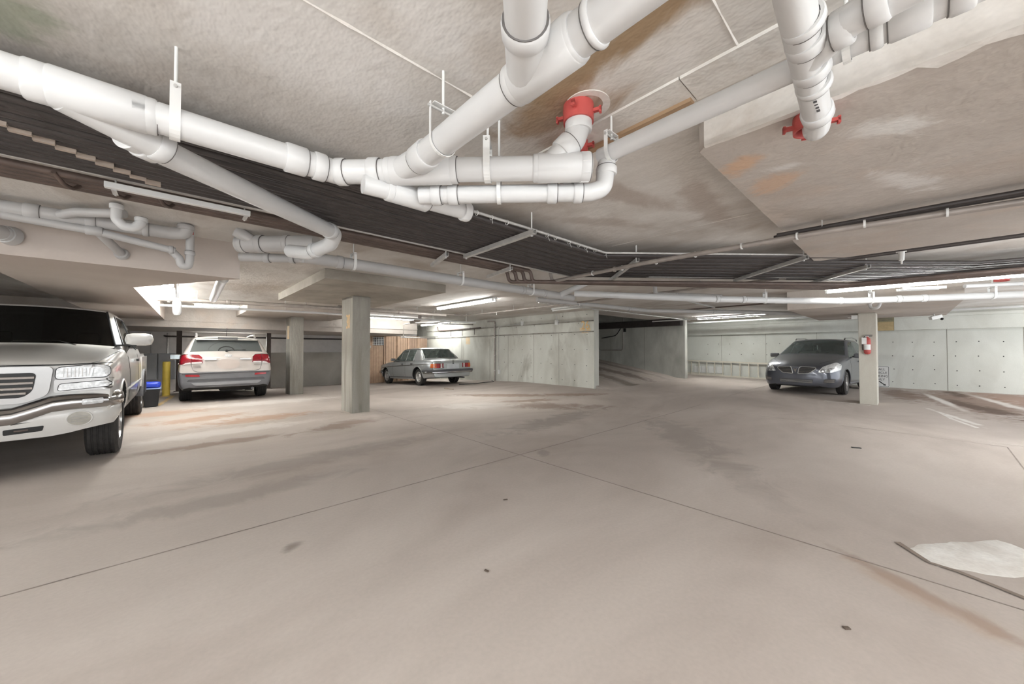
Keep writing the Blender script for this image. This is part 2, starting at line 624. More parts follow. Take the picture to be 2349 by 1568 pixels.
# ---- the painted bulkhead over the pickup, the low soffit over the stall fronts
bm = bmesh.new()
add_prism(bm, [(-1.35, 5.1), (0.515, 5.1), (-0.416, 6.73), (-0.246, 13.6), (-1.35, 13.6)], 2.04, CZ)
struct(obj('ceiling_bulkhead', bm, M_BULK))
struct(box('ceiling_soffit', (XL, 7.25, 13.6, 17.5, 1.85, CZ), M_PANEL))
struct(box('trim_soffit_lip', (XL, 7.25, 13.57, 13.6, 2.02, 2.06), M_PANEL))
bm = bmesh.new()

# ---- columns with their drop panels
def column(label, dims, panel, mat, number=None, group=None, chamfer=None, pmat=None):
    x0, x1, y0, y1, zt = dims
    c = thing('concrete_column', label, 'column', ((x0 + x1) / 2, (y0 + y1) / 2, 0))
    cx, cy = (x0 + x1) / 2, (y0 + y1) / 2
    obj('shaft', bx(x0 - cx, x1 - cx, y0 - cy, y1 - cy, floor_z(cx, cy) - 0.05, zt, bevel=0.012), mat, c)
    if panel:
        px0, px1, py0, py1, pz = panel
        if chamfer:
            bm = bmesh.new()
            q = chamfer
            add_prism(bm, [(px0 - cx, py0 - cy), (px1 - cx, py0 - cy), (px1 - cx, py1 - cy), (px0 - cx + q, py1 - cy), (px0 - cx, py1 - cy - q)], pz, CZ)
            obj('drop_panel', bm, pmat or M_PANEL, c)
        else:
            obj('drop_panel', bx(px0 - cx, px1 - cx, py0 - cy, py1 - cy, pz, CZ, bevel=0.008), pmat or M_PANEL, c)
    return c
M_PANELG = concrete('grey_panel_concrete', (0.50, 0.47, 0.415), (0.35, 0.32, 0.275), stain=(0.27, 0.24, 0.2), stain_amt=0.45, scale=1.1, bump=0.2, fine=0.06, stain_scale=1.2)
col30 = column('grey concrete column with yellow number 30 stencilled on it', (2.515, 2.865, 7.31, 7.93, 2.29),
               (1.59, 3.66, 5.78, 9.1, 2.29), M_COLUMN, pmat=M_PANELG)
text('stencil_number', '30', 0.27, M_STENCIL, face_matrix((2.513 - 2.69, 7.55 - 7.62, 1.78), (0, -1, 0), (0, 0, 1)) @ Matrix.Diagonal((0.8, 1.5, 1, 1)), col30, 0.001)
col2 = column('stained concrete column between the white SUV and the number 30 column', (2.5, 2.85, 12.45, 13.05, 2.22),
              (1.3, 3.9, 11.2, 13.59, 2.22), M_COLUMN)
box('paint_patch', (2.499 - 2.675, 2.4985 - 2.675, 12.62 - 12.75, 12.9 - 12.75, 1.55, 1.95), concrete('faded_stencil', (0.80, 0.58, 0.30), (0.68, 0.62, 0.52), scale=9, bump=0.1), col2)
col_r = column('pale concrete column carrying a fire extinguisher', (11.42, 12.0, 0.455, 0.745, 2.06),
               (9.4, 13.5, -0.65, 1.69, 2.06), M_COLUMNR)
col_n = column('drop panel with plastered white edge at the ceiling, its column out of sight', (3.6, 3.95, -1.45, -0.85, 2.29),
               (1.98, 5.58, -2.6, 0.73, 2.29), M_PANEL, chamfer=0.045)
# white plaster smeared on the edge of the near drop panel
cx, cy = 3.775, -1.15
bm = bmesh.new()
n = 46
rows = []
for k in range(n + 1):
    y = 0.69 - 2.4 * k / n
    over = 0.012 + 0.02 * random.random() + (0.05 * random.random() if k > 14 else 0)
    rows.append([bm.verts.new((1.976 - cx, y - cy, CZ)), bm.verts.new((1.974 - cx, y - cy, 2.287)),
                 bm.verts.new((1.98 + over - cx, y - cy, 2.286)), bm.verts.new((1.98 + over - cx, y - cy, 2.292))])
for k in range(n):
    for q in range(3):
        bm.faces.new((rows[k][q], rows[k + 1][q], rows[k + 1][q + 1], rows[k][q + 1]))
obj('plaster_edge', bm, M_PLASTER, col_n)
# ================================================================== LIGHT FITTINGS
def strip_light(label, p0, p1, group='fluorescent strip lights under the ceiling', lit=True, twin=False, rods=0.0, power=1.0):
    """a batten from p0 to p1 (points on its top axis)"""
    p0, p1 = Vector(p0), Vector(p1)
    L = (p1 - p0).length
    rz = math.atan2(p1.y - p0.y, p1.x - p0.x)
    t = thing('strip_light', label, 'light fixture', (p0 + p1) / 2, rz, group)
    w = 0.085 if twin else 0.055
    bm = bmesh.new()
    add_prism(bm, [(-w, -0.045), (-w * 0.55, 0), (w * 0.55, 0), (w, -0.045)], -L / 2, L / 2)
    for v in bm.verts:
        v.co = Vector((v.co.z, v.co.x, v.co.y))
    obj('housing', bm, M_WHITEMETAL, t)
    for s in ((-0.04, 0.04) if twin else (0,)):
        tb = tube('tube', [(-L / 2 + 0.05, s, -0.075), (L / 2 - 0.05, s, -0.075)], 0.019, tube_mat(power) if lit else M_WHITEMETAL, t, sides=10)
        for e in (-1, 1):
            box('lamp_holder', (e * (L / 2 - 0.03) - 0.012, e * (L / 2 - 0.03) + 0.012, s - 0.022, s + 0.022, -0.1, -0.04), M_WHITEMETAL, t)
    if rods:
        for e in (-1, 1):
            tube('rod', [(e * L * 0.4, 0, 0), (e * L * 0.4, 0, rods)], 0.004, M_STEEL, t, sides=6)
    return t

strip_light('lit fluorescent strip on the ceiling above the silver sedan', (5.33, 6.35, CZ - 0.002), (5.36, 8.85, CZ - 0.002), twin=True)
strip_light('lit fluorescent strip below the black pipes beside the extinguisher column', (7.74, 0.90, 2.245), (7.80, -1.5, 2.245), rods=CZ - 2.247, power=0.7)
strip_light('lit fluorescent strip near the ladder wall', (14.2, 3.0, CZ - 0.002), (14.3, 5.3, CZ - 0.002), twin=True)
strip_light('lit fluorescent strip over the stalls beyond the number 30 column', (4.6, 12.9, CZ - 0.002), (7.0, 12.9, CZ - 0.002), power=0.9)
strip_light('lit fluorescent strip behind the bulkhead over the white SUV', (-0.12, 9.3, CZ - 0.002), (-0.10, 11.6, CZ - 0.002), twin=True, power=1.0)
strip_light('lit fluorescent strip tucked beside the bulkhead over the pickup bed', (-0.14, 6.95, CZ - 0.002), (-0.13, 9.2, CZ - 0.002), twin=True, power=0.9)
strip_light('added fluorescent strip out of view beside the blue hatchback', (14.6, -2.2, CZ - 0.002), (14.6, -3.15, CZ - 0.002), twin=True)  # added lamp, kept out of view at the right
strip_light('added fluorescent strip at the sedan corner above the centre wall band', (8.6, 13.3, CZ - 0.002), (8.6, 15.7, CZ - 0.002), twin=True)  # added lamp, brightens the sedan bay
strip_light('added fluorescent strip above the pale pipe before the low soffit', (0.3, 12.2, CZ - 0.002), (1.25, 12.15, CZ - 0.002), twin=True)  # added lamp behind the pipe, brightens the soffit face
strip_light('added fluorescent strip low on the back wall, hidden by the white SUV', (0.75, 17.42, 1.66), (2.2, 17.42, 1.66), power=2.5)  # added lamp hidden by the SUV, brightens the wall and stall
# battens added out of view to even out the light, two hung low
strip_light('added fluorescent strip behind the viewer, hung low to light the ceiling', (-2.4, -1.0, 2.05), (-2.4, 1.4, 2.05), twin=True, rods=CZ - 2.052, power=1.5)
strip_light('added fluorescent strip beside the viewer, hung low to light the ceiling', (-0.3, -2.0, 2.05), (1.6, -2.0, 2.05), twin=True, rods=CZ - 2.052, power=1.5)
strip_light('added fluorescent strip out of view past the near drop panel', (6.4, -3.1, CZ - 0.03), (6.4, -1.2, CZ - 0.03), twin=True)
strip_light('added fluorescent strip out of view beyond the pickup', (-3.6, 3.4, CZ - 0.03), (-3.6, 5.8, CZ - 0.03), twin=True)
# ================================================================== PIPES
M_SEAM = plain('pipe_joint_gap', (0.16, 0.15, 0.145), 0.8)
R4, R3, R6, R2 = 0.057, 0.0445, 0.082, 0.03

def ring(parent, pos, axis, r, length, mat, name='coupling'):
    """a pipe coupling: a short sleeve with rounded shoulders"""
    h = length / 2
    c = lathe(name, [(r * 0.9, -h), (r + 0.004, -h), (r + 0.008, -h + 0.006), (r + 0.008, h - 0.006), (r + 0.004, h), (r * 0.9, h)],
              pos, axis, mat, parent, sides=24)
    if name in ('coupling', 'socket', 'cleanout_cap') and r > 0.03:
        e = h + 0.0015
        lathe('joint_seam', [(r * 0.95, e - 0.001), (r + 0.0045, e - 0.001), (r + 0.0045, e + 0.0016), (r * 0.95, e + 0.0016)], pos, axis, M_SEAM, c, sides=24)
    return c

def run(label, pts, r, mat, couplings=(), group=None, bend=0.0, name='drain_pipe', cat='pipe', sides=24):
    """one pipe run: the tube, then couplings given as (point, axis, length)"""
    t = thing(name, label, cat, pts[0], 0, group)
    o = Vector(pts[0])
    loc = [Vector(p) - o for p in pts]
    tube('barrel', loc, r, mat, t, sides=sides, bend=bend)
    for (p, ax, ln) in couplings:
        ring(t, Vector(p) - o, ax, r, ln, mat)
    return t, o

def wye(parent, base, axis, out, r, mat, length, o, r2=None):
    """branch fitting on a pipe: hub sleeve, angled arm, end socket"""
    r2 = r2 or r
    base = Vector(base) - o
    out = Vector(out).normalized()
    tube('branch_arm', [base, base + out * length], r2 + 0.004, mat, parent, sides=24)
    ring(parent, base + out * (length - 0.02), out, r2 + 0.003, 0.05, mat, 'socket')

def clevis(label, pos, axis, r, group='pipe hangers on threaded rods', w=0.032, up=0.075, top=CZ):
    """pear hanger: flat strap round the pipe, bolt, threaded rod to the slab"""
    p = Vector(pos)
    a = Vector((axis[0], axis[1], 0)).normalized()
    s = Vector((-a.y, a.x, 0))
    t = thing('pipe_hanger', label, 'pipe hanger', p, 0, group)
    path = [Vector((s * (r + 0.004))) + Vector((0, 0, r + up))]
    for k in range(13):
        th = PI * k / 12
        path.append(s * (r + 0.004) * math.cos(th) + Vector((0, 0, -(r + 0.004) * math.sin(th))))
    path.append(-s * (r + 0.004) + Vector((0, 0, r + up)))
    bm = bmesh.new()
    prev = None
    for k, q in enumerate(path):
        nrm = s if k == 0 else (-s if k == len(path) - 1 else Vector((q.x, q.y, q.z)).normalized())
        row = [bm.verts.new(q + a * e * w / 2 + nrm * d) for e, d in ((-1, 0), (1, 0), (1, 0.003), (-1, 0.003))]
        if prev:
            for m in range(4):
                n = (m + 1) % 4
                bm.faces.new((prev[m], prev[n], row[n], row[m]))
        else:
            bm.faces.new(row)
        prev = row
    bm.faces.new(prev)
    obj('strap', bm, M_WHITEMETAL, t)
    zb = r + up - 0.018
    tube('bolt', [s * (r + 0.016) + Vector((0, 0, zb)), -s * (r + 0.016) + Vector((0, 0, zb))], 0.006, M_STEEL, t, sides=8)
    box('saddle', (-0.016, 0.016, -r * 0.9, r * 0.9, r + up - 0.004, r + up), M_WHITEMETAL, t).rotation_euler.z = math.atan2(a.y, a.x)
    tube('rod', [(0, 0, r + up - 0.03), (0, 0, top - p.z)], 0.006, M_WHITEMETAL, t, sides=8)
    return t

G = 'white drain pipes hung under the ceiling'
ZP = 2.135
X_, Y_ = Vector((1, 0, 0)), Vector((0, 1, 0))
D45 = Vector((0.7071, -0.7071, 0))
# main run from the upper corner to the elbow
t, o = run('thick white drain pipe entering from the upper corner over the pickup', [(-1.4, 1.95, ZP), (0.60, 1.925, ZP)], R4, M_PVC,
           [((-0.33, 1.944, ZP), X_, 0.10), ((-0.10, 1.94, ZP), X_, 0.07), ((0.40, 1.927, ZP), X_, 0.09), ((0.50, 1.926, ZP), X_, 0.055)], G)
ring(t, Vector((-0.21, 1.942, ZP)) - o, X_, R4 + 0.002, 0.24, M_PVC, 'wye_body')
wye(t, (-0.30, 1.95, ZP - 0.01), X_, (1, 0.62, -0.12), R4, M_PVC, 0.30, o)
# 45 degree run to the capped end
A, B = Vector((0.58, 1.925, ZP)), Vector((1.475, 1.03, ZP))
t, o = run('white drain pipe with capped end crossing below the red ceiling collar', [A, B], R4, M_PVC,
           [(A.lerp(B, 0.02), D45, 0.05), (A.lerp(B, 0.155), D45, 0.055), (A.lerp(B, 0.22), D45, 0.05), (A.lerp(B, 0.46), D45, 0.055),
            (A.lerp(B, 0.80), D45, 0.06), (A.lerp(B, 0.935), D45, 0.05)], G)
ring(t, A.lerp(B, 0.34) - o, D45, R4 + 0.003, 0.30, M_PVC, 'wye_body')
ring(t, A.lerp(B, 0.88) - o, D45, R4 + 0.003, 0.22, M_PVC, 'wye_body')
ring(t, A.lerp(B, 0.975) - o, D45, R4 + 0.005, 0.05, M_PVC, 'cleanout_cap')
for k in range(8):
    th = 2 * PI * k / 8
    u, v = frame_of(D45)
    c = A.lerp(B, 0.975) - o + (u * math.cos(th) + v * math.sin(th)) * (R4 + 0.0125)
    tube('cap_rib', [c - D45 * 0.018, c + D45 * 0.018], 0.0025, M_PVC, t, sides=6)
# run towards the viewer with the second wye
X3 = 0.826
t, o = run('white drain pipe running overhead from the wye towards the top edge', [(X3 - 0.02, 1.69, ZP), (X3, 1.52, ZP), (X3, -0.4, ZP)], R4, M_PVC,
           [((X3, 1.50, ZP), Y_, 0.10), ((X3, 0.86, ZP), Y_, 0.06), ((X3, 0.645, ZP), Y_, 0.06), ((X3, 0.56, ZP), Y_, 0.02)], G, bend=0.08)
ring(t, Vector((X3, 0.745, ZP)) - o, Y_, R4 + 0.003, 0.24, M_PVC, 'wye_body')
wye(t, (X3, 0.83, ZP), Y_, (-1, -1, 0.02), R4, M_PVC, 0.20, o)
tube('branch_pipe', [Vector((X3 - 0.12, 0.71, ZP)) - o, Vector((X3 - 0.75, 0.08, ZP)) - o], R4, M_PVC, t, sides=24)
# riser from the red collar
C4 = A.lerp(B, 0.845)
top = C4 + D45 * 0.135
ox = Vector((0.01, 0.0, 0))
t, o = run('white angled riser dropping from the red ceiling collar into the capped pipe',
           [C4 - D45 * 0.02, C4 + D45 * 0.115 + Vector((0, 0, 0.135)), top + Vector((0, 0, 0.20)), top + Vector((0, 0, 0.29))], R4 * 0.98, M_PVC, [], G, bend=0.07)
ring(t, C4 + D45 * 0.075 + Vector((0, 0, 0.095)) - o, D45 + Vector((0, 0, 1)), R4, 0.07, M_PVC)
ring(t, top + Vector((0, 0, 0.20)) - o, (0, 0, 1), R4, 0.05, M_PVC)

def red_collar(label, pos, r, h=0.085):
    t = thing('ceiling_collar', label, 'pipe collar', pos, 0, 'red collars cast in the ceiling')
    lathe('sleeve', [(r, 0), (r + 0.012, 0), (r + 0.014, -0.02), (r + 0.012, -h), (r + 0.004, -h), (r, -h + 0.01), (r, 0)], (0, 0, 0), (0, 0, 1), M_RED, t, sides=28)
    for k in range(4):
        th = k * PI / 2 + 0.4
        d = Vector((math.cos(th), math.sin(th), 0))
        bm = bmesh.new()
        mw = Matrix.Rotation(th, 4, 'Z')
        add_box(bm, r + 0.008, r + 0.05, -0.009, 0.009, -0.05, -0.035, mw)
        add_box(bm, r + 0.04, r + 0.05, -0.009, 0.009, -0.06, -0.03, mw)
        obj('tab', bm, M_RED, t)
    return t
red_collar('bright red collar where the angled white riser meets the ceiling', top + Vector((0, 0, CZ - ZP - 0.0015)), R4 + 0.004)
tc = Vector((top.x, top.y, CZ - 0.002))
bm = bmesh.new()
add_lathe(bm, [(0.075, 0), (0.11, 0), (0.11, -0.004), (0.075, -0.003)], (0, 0, 0), (0, 0, 1), 30, closed=True)
pr = obj('plaster_ring', bm, M_PLASTER, ceil)
pr.location = (tc.x + 0.03, tc.y - 0.03, CZ)

# smaller runs below and behind
Z5 = 2.055
t, o = run('slimmer white drain pipe with round cap below the long run', [(0.66, 1.79, Z5), (0.80, 1.776, Z5), (1.25, 1.745, Z5)], R3, M_PVC,
           [((0.80, 1.778, Z5), X_, 0.06), ((0.98, 1.765, Z5), X_, 0.05)], G, bend=0.1)
ring(t, Vector((0.9, 1.77, Z5)) - o, X_, R3 + 0.003, 0.2, M_PVC, 'wye_body')
ring(t, Vector((1.235, 1.745, Z5)) - o, X_, R3 + 0.004, 0.045, M_PVC, 'cleanout_cap')
S6 = Vector((0.93, 1.72, Z5))
E6 = Vector((1.555, 1.095, Z5))
t, o = run('slimmer white drain pipe turning up beside the capped end',
           [S6, E6, E6 + Vector((0.05, -0.05, 0.02)), E6 + Vector((0.065, -0.06, 0.17))], R3, M_PVC,
           [(S6.lerp(E6, 0.10), D45, 0.05), (S6.lerp(E6, 0.20), D45, 0.05), (S6.lerp(E6, 0.78), D45, 0.05), (S6.lerp(E6, 0.93), D45, 0.045)], G, bend=0.05)
ring(t, E6 + Vector((0.063, -0.058, 0.11)) - o, (0, 0, 1), R3, 0.04, M_PVC)
tube('branch_arm', [S6.lerp(E6, 0.84) - o, S6.lerp(E6, 0.84) - o + Vector((0.05, -0.02, 0.09))], R3 * 0.8, M_PVC, t, sides=18)
red_collar('red collar half hidden behind the capped white pipe end', (1.66, 1.27, CZ - 0.0015), 0.06, 0.2)
# long thin pipe
Z7 = 2.245
t, o = run('long thin white pipe running beside the plastered drop panel', [(1.605, 1.065, Z7), (1.607, -1.6, Z7)], R3 * 0.92, M_PVC,
           [((1.606, -0.02, Z7), Y_, 0.09), ((1.606, 0.05, Z7), Y_, 0.03), ((1.606, -0.12, Z7), Y_, 0.05)], G)
# upper right riser with traps
Z9 = 2.195
t, o = run('white elbowed pipe dropping from the drop panel at the upper edge',
           [(2.035, 0.262, 2.287), (2.035, 0.255, Z9 - 0.005), (1.93, 0.235, Z9), (1.10, 0.185, Z9)], R3 * 1.02, M_PVC,
           [((1.875, 0.23, Z9), X_, 0.055), ((1.66, 0.212, Z9), X_, 0.03), ((1.56, 0.205, Z9), X_, 0.05), ((1.41, 0.196, Z9), X_, 0.05), ((1.32, 0.19, Z9), X_, 0.03)], G, bend=0.055)
tube('branch_arm', [Vector((1.50, 0.20, Z9)) - o, Vector((1.41, 0.09, Z9)) - o, Vector((1.36, -0.45, Z9)) - o], R3 * 1.02, M_PVC, t, sides=24)
for q in ((1.43, 0.115), (1.40, 0.04), (1.385, -0.08), (1.375, -0.2)):
    ring(t, Vector((q[0], q[1], Z9)) - o, Vector((0.12, 1, 0)), R3 + 0.001, 0.045, M_PVC)
for k, w_ in enumerate((0.012, 0.006, 0.010, 0.014)):
    x_ = 1.70 + 0.024 * k
    box('pipe_print', (x_ - w_ / 2 - o.x, x_ + w_ / 2 - o.x, 0.214 - 0.005 - o.y, 0.214 + 0.005 - o.y, Z9 - R3 * 1.02 - 0.0012 - o.z, Z9 - R3 * 1.02 + 0.001 - o.z), M_DKGREY, t)
red_collar('red collar behind the white elbow on the drop panel', (2.06, 0.275, 2.288), R3 + 0.008, 0.07)

clevis('strap hanger on the thick pipe over the pickup', (-0.015, 1.937, ZP), (1, 0), R4)
clevis('strap hanger on the capped pipe', A.lerp(B, 0.60), (1, -1), R4)
clevis('loop hanger on the pipe running overhead', (X3, 1.33, ZP), (0, 1), R4, up=0.09, w=0.012)
clevis('small hanger at the end of the long thin pipe', (1.606, 1.0, Z7), (0, 1), R3, up=0.05, w=0.02)
clevis('small hanger on the slimmer pipe', S6.lerp(E6, 0.47), (1, -1), R3, up=0.05, w=0.02)
clevis('small hanger on the long thin pipe near the elbow', (1.606, 0.12, Z7), (0, 1), R3, up=0.05, w=0.02)
# long branch off the main run, turning back at its far end
G2 = 'drain pipes beyond the black pipe bundle'
E8 = Vector((0.955, 3.19, 2.205))
t, o = run('white branch pipe slanting away under the black pipe bundle', [(-0.16, 2.07, 2.095), E8 - Vector((0.12, 0.12, 0.012)), E8, E8 + Vector((-0.01, 0.10, -0.07)), E8 + Vector((-0.11, 0.36, -0.115)), E8 + Vector((-0.20, 0.62, -0.06))], R4, M_PVC,
           [((-0.10, 2.13, 2.10), (1, 1, 0.1), 0.07), (E8 - Vector((0.06, 0.06, 0.006)), (1, 1, 0.1), 0.05), (E8 + Vector((-0.08, 0.28, -0.10)), (-0.3, 0.9, -0.1), 0.05)], G2, bend=0.09)
t, o = run('stubby grey pipe with branch fitting behind the slanting white pipe', [(0.455, 4.6, 2.315), (1.03, 4.03, 2.315)], R6, M_PVCG,
           [((0.49, 4.565, 2.315), D45, 0.05), ((0.62, 4.43, 2.315), D45, 0.06), ((0.82, 4.24, 2.315), D45, 0.05)], G2)
tube('branch_arm', [Vector((0.60, 4.46, 2.315)) - o, Vector((0.42, 4.50, 2.42)) - o], R4, M_PVCG, t)
run('thin grey pipe below the stubby grey pipe', [(0.50, 4.9, 2.25), (1.02, 4.55, 2.255), (1.09, 4.2, 2.20)], 0.046, M_PVCG, [((0.72, 4.75, 2.25), (0.8, -0.55, 0), 0.06), ((0.93, 4.6, 2.25), (0.8, -0.55, 0), 0.05)], G2, bend=0.08)
t, o = run('long grey drain pipe passing the number 30 drop panel', [(0.95, 4.2, 2.2), (3.2, 4.2, 2.2), (5.4, 4.2, 2.2)], 0.062, M_PVCG,
           [((1.3, 4.2, 2.2), X_, 0.06), ((4.1, 4.2, 2.2), X_, 0.06), ((4.6, 4.2, 2.2), X_, 0.05)], G2)
tube('branch_arm', [Vector((5.0, 4.2, 2.2)) - o, Vector((5.35, 3.85, 2.42)) - o], 0.05, M_PVC, t)
for x, w_ in ((1.45, 'near the slanting white pipe'), (2.9, 'above the number 30 drop panel'), (4.3, 'at its far end')):
    clevis('hanger on the long grey pipe ' + w_, (x, 4.2, 2.2), (1, 0), 0.062, up=0.06, w=0.03)
run('short white pipe behind the bulkhead corner', [(0.42, 5.7, 2.15), (0.47, 8.3, 2.13)], 0.055, M_PVC, [((0.425, 5.9, 2.148), Y_, 0.06)], G2)

# pipes in front of the bulkhead
Z1 = 2.345
t, o = run('shaded grey drain pipe along the bulkhead over the pickup', [(-2.2, 4.76, Z1), (-0.05, 4.70, Z1), (0.05, 4.66, Z1 + 0.01), (0.055, 4.65, CZ - 0.002)], R4, M_PVCG,
           [((-0.86, 4.72, Z1), X_, 0.08), ((-0.55, 4.715, Z1), X_, 0.06), ((-0.22, 4.705, Z1), X_, 0.04), ((0.052, 4.652, Z1 + 0.06), (0, 0, 1), 0.04)], G2, bend=0.09)
tube('branch_arm', [Vector((-0.72, 4.70, Z1)) - o, Vector((-0.62, 4.58, Z1 + 0.02)) - o, Vector((-0.33, 4.40, Z1 + 0.03)) - o], 0.036, M_PVCG, t)
# the white trap below it
t = thing('drain_trap', 'white curved drain trap under the brown conduits', 'pipe trap', (-0.31, 4.32, 2.30), 0, 'drain traps')
tube('bend', [(-0.06, 0.0, 0.12), (-0.06, 0, 0.0), (-0.02, 0.0, -0.05), (0.04, 0, -0.05), (0.08, 0, 0.0), (0.08, 0.02, 0.04)], 0.034, M_PVC, t, bend=0.04)
ring(t, (-0.06, 0, 0.10), (0, 0, 1), 0.034, 0.04, M_PVC)
ring(t, (0.08, 0.015, 0.03), (0, 0, 1), 0.034, 0.035, M_PVC)
t, o = run('sloping grey waste pipe reaching the bulkhead', [(-1.1, 4.72, 2.29), (-0.52, 4.70, 2.258), (-0.02, 4.70, 2.18)], 0.032, M_PVCG,
           [((-0.53, 4.70, 2.26), X_, 0.10), ((-0.05, 4.70, 2.185), X_, 0.03)], G2)
tube('branch_arm', [Vector((-0.50, 4.71, 2.25)) - o, Vector((-0.40, 5.09, 2.16)) - o], 0.035, M_PVCG, t)
lathe('wall_sleeve', [(0.034, -0.03), (0.05, -0.03), (0.055, 0.0), (0.034, 0.0)], Vector((-0.395, 5.10, 2.158)) - o, (0.1, 0.38, -0.09), M_PVCG, t)
t = thing('drain_trap', 'dark grey drain trap at the end of the sloping waste pipe', 'pipe trap', (0.055, 4.72, 2.12), 0, 'drain traps')
tube('bend', [(0.03, 0.0, 0.28), (0.03, 0, 0.0), (0.02, 0, -0.07), (-0.03, 0, -0.07), (-0.045, 0, 0.0), (-0.09, 0, 0.05)], 0.033, M_PVCG, t, bend=0.03)
ring(t, (0.03, 0, 0.06), (0, 0, 1), 0.033, 0.04, M_PVCG)
box('red_tag', (0.0, 0.055, -0.03, 0.03, 0.24, 0.30), M_RED, t)
t, o = run('thick shaded pipe stub going into the bulkhead with a strap', [(-1.25, 4.6, 2.235), (-1.04, 5.09, 2.20)], 0.055, M_PVCG, [((-1.06, 5.05, 2.203), (0.21, 0.49, 0), 0.06)], G2)
lathe('wall_sleeve', [(0.058, -0.06), (0.07, -0.06), (0.08, 0.0), (0.058, 0.0)], Vector((-1.035, 5.10, 2.20)) - o, (0.21, 0.49, 0), M_PVCG, t)
# unlit white channel hung below the brown conduits
t = thing('metal_channel', 'white metal channel hung on short rods below the brown conduits', 'channel', (0.035, 3.29, 2.232), 0)
box('channel', (-0.37, 0.355, -0.02, 0.02, 0.0, 0.035), M_WHITEMETAL, t, 0.003)
for x in (-0.33, 0.33):
    tube('rod', [(x, 0.09, -0.015), (x, 0.09, CZ - 2.232)], 0.005, M_STEEL, t, sides=8)
    box('bracket', (x - 0.012, x + 0.012, 0.0, 0.10, -0.008, 0.0), M_STEEL, t)

# ================================================================== BLACK AND BROWN PIPE BUNDLES
bun = thing('black_pipe_bundle', 'wide flat bundle of black pipes crossing below the ceiling', 'pipe bundle', (2.0, 2.8, 2.31))
bo = Vector((2.0, 2.8, 2.31))
ZB = 2.31
for k in range(15):
    y = 2.33 + 0.064 * k
    tx = 3.53 + 0.047 * k
    s = Vector((tx, y, ZB + (0.004 if k % 2 else -0.002)))
    if k < 3:
        e = 5.66 + 0.055 * k - tx
        pts = [(-2.6, y + 0.02, ZB), s, s + Vector((e, -e * 0.9, 0)), (5.66 + 0.055 * k, -3.1, ZB)]
    else:
        ex = 7.25 + 0.088 * (k - 3)
        e = ex - tx
        pts = [(-2.6, y + 0.02, ZB), s, s + Vector((e, -e * 0.9 + 0.03 * k, 0)), (ex + 0.9, -3.1, ZB)]
    pts = [Vector(p) - bo for p in pts]
    if k < 9:
        # a few of the pipes sag between supports
        pts.insert(1, Vector((0.2, y + 0.012 * math.sin(k * 2.1), ZB - 0.006 * random.random())) - bo)
    tube('pipe', pts, 0.0235, M_BLACKPIPE, bun, sides=10, bend=0.12)
tube('edge_cable', [Vector(p) - bo for p in ((-2.6, 2.30, ZB + 0.015), (1.0, 2.285, ZB + 0.01), (2.3, 2.28, ZB + 0.02), (3.52, 2.27, ZB + 0.015), (5.36, 0.66, ZB + 0.01))], 0.012, M_STEEL, bun, sides=8, bend=0.1)
tube('edge_cable', [Vector(p) - bo for p in ((-1.0, 3.30, ZB), (1.4, 3.29, ZB - 0.01), (4.18, 3.29, ZB - 0.01), (6.2, 1.52, ZB - 0.01), (8.3, -0.3, ZB))], 0.012, M_STEEL, bun, sides=8, bend=0.1)
for k in range(26):
    x = -0.5 + 0.16 * k + random.uniform(-.03, .03)
    if 2.15 < x < 2.4:
        continue
    bm = bmesh.new()
    add_lathe(bm, [(0.018, -0.003), (0.021, -0.003), (0.021, 0.003), (0.018, 0.003)], (0, 0, 0), (1, 0, 0), 10, closed=True)
    q = obj('cable_tie', bm, M_WHITEMETAL, bun)
    q.location = Vector((x, 2.284, ZB + 0.012)) - bo
    if k % 2:
        tube('tie_tail', [Vector((x, 2.275, ZB)) - bo, Vector((x + random.uniform(-.02, .02), 2.26, ZB - 0.045)) - bo], 0.002, M_WHITEMETAL, bun, sides=5)
# pale spacer blocks wedged between the pipes
for k in range(9):
    f = k / 8
    p = Vector((-0.62, 2.79, ZB - 0.027)).lerp(Vector((-0.12, 3.17, ZB - 0.027)), f)
    b_ = box('spacer_block', (-0.035, 0.035, -0.012, 0.012, -0.012, 0.014), plain('pale_wood', (0.50, 0.42, 0.35), 0.7), bun)
    b_.location = p - bo

brn = thing('conduit_bundle', 'four brown conduits beside the black pipe bundle, stepping down at the bend', 'conduit bundle', (2.0, 3.6, 2.31))
bo2 = Vector((2.0, 3.6, 2.31))
for k in range(4):
    y = 3.45 + 0.075 * k
    x = 3.42 - 0.075 * k + 0.10
    n = 0.10 * (3 - k)
    pts = [(-1.3, y, ZB), (x, y, ZB), (x + 0.03, y - 0.01, 2.165 + 0.0), (x + 0.2, y - 0.16, 2.165), (7.0 + 0.08 * k, 0.55 + 0.1 * k, 2.17), (7.6 + 0.1 * k, -3.0, 2.2)]
    tube('conduit', [Vector(p) - bo2 for p in pts], 0.024, M_BROWNPIPE, brn, sides=10, bend=0.07)
for k in range(3):
    # slack loops at the near end
    x = -0.55 + 0.22 * k
    tube('conduit_loop', [Vector(p) - bo2 for p in ((x, 3.42, ZB - 0.01), (x + 0.03, 3.50, ZB - 0.05), (x + 0.06, 3.56, ZB - 0.05), (x + 0.09, 3.60, ZB))], 0.012, M_BROWNPIPE, brn, sides=8, bend=0.05)

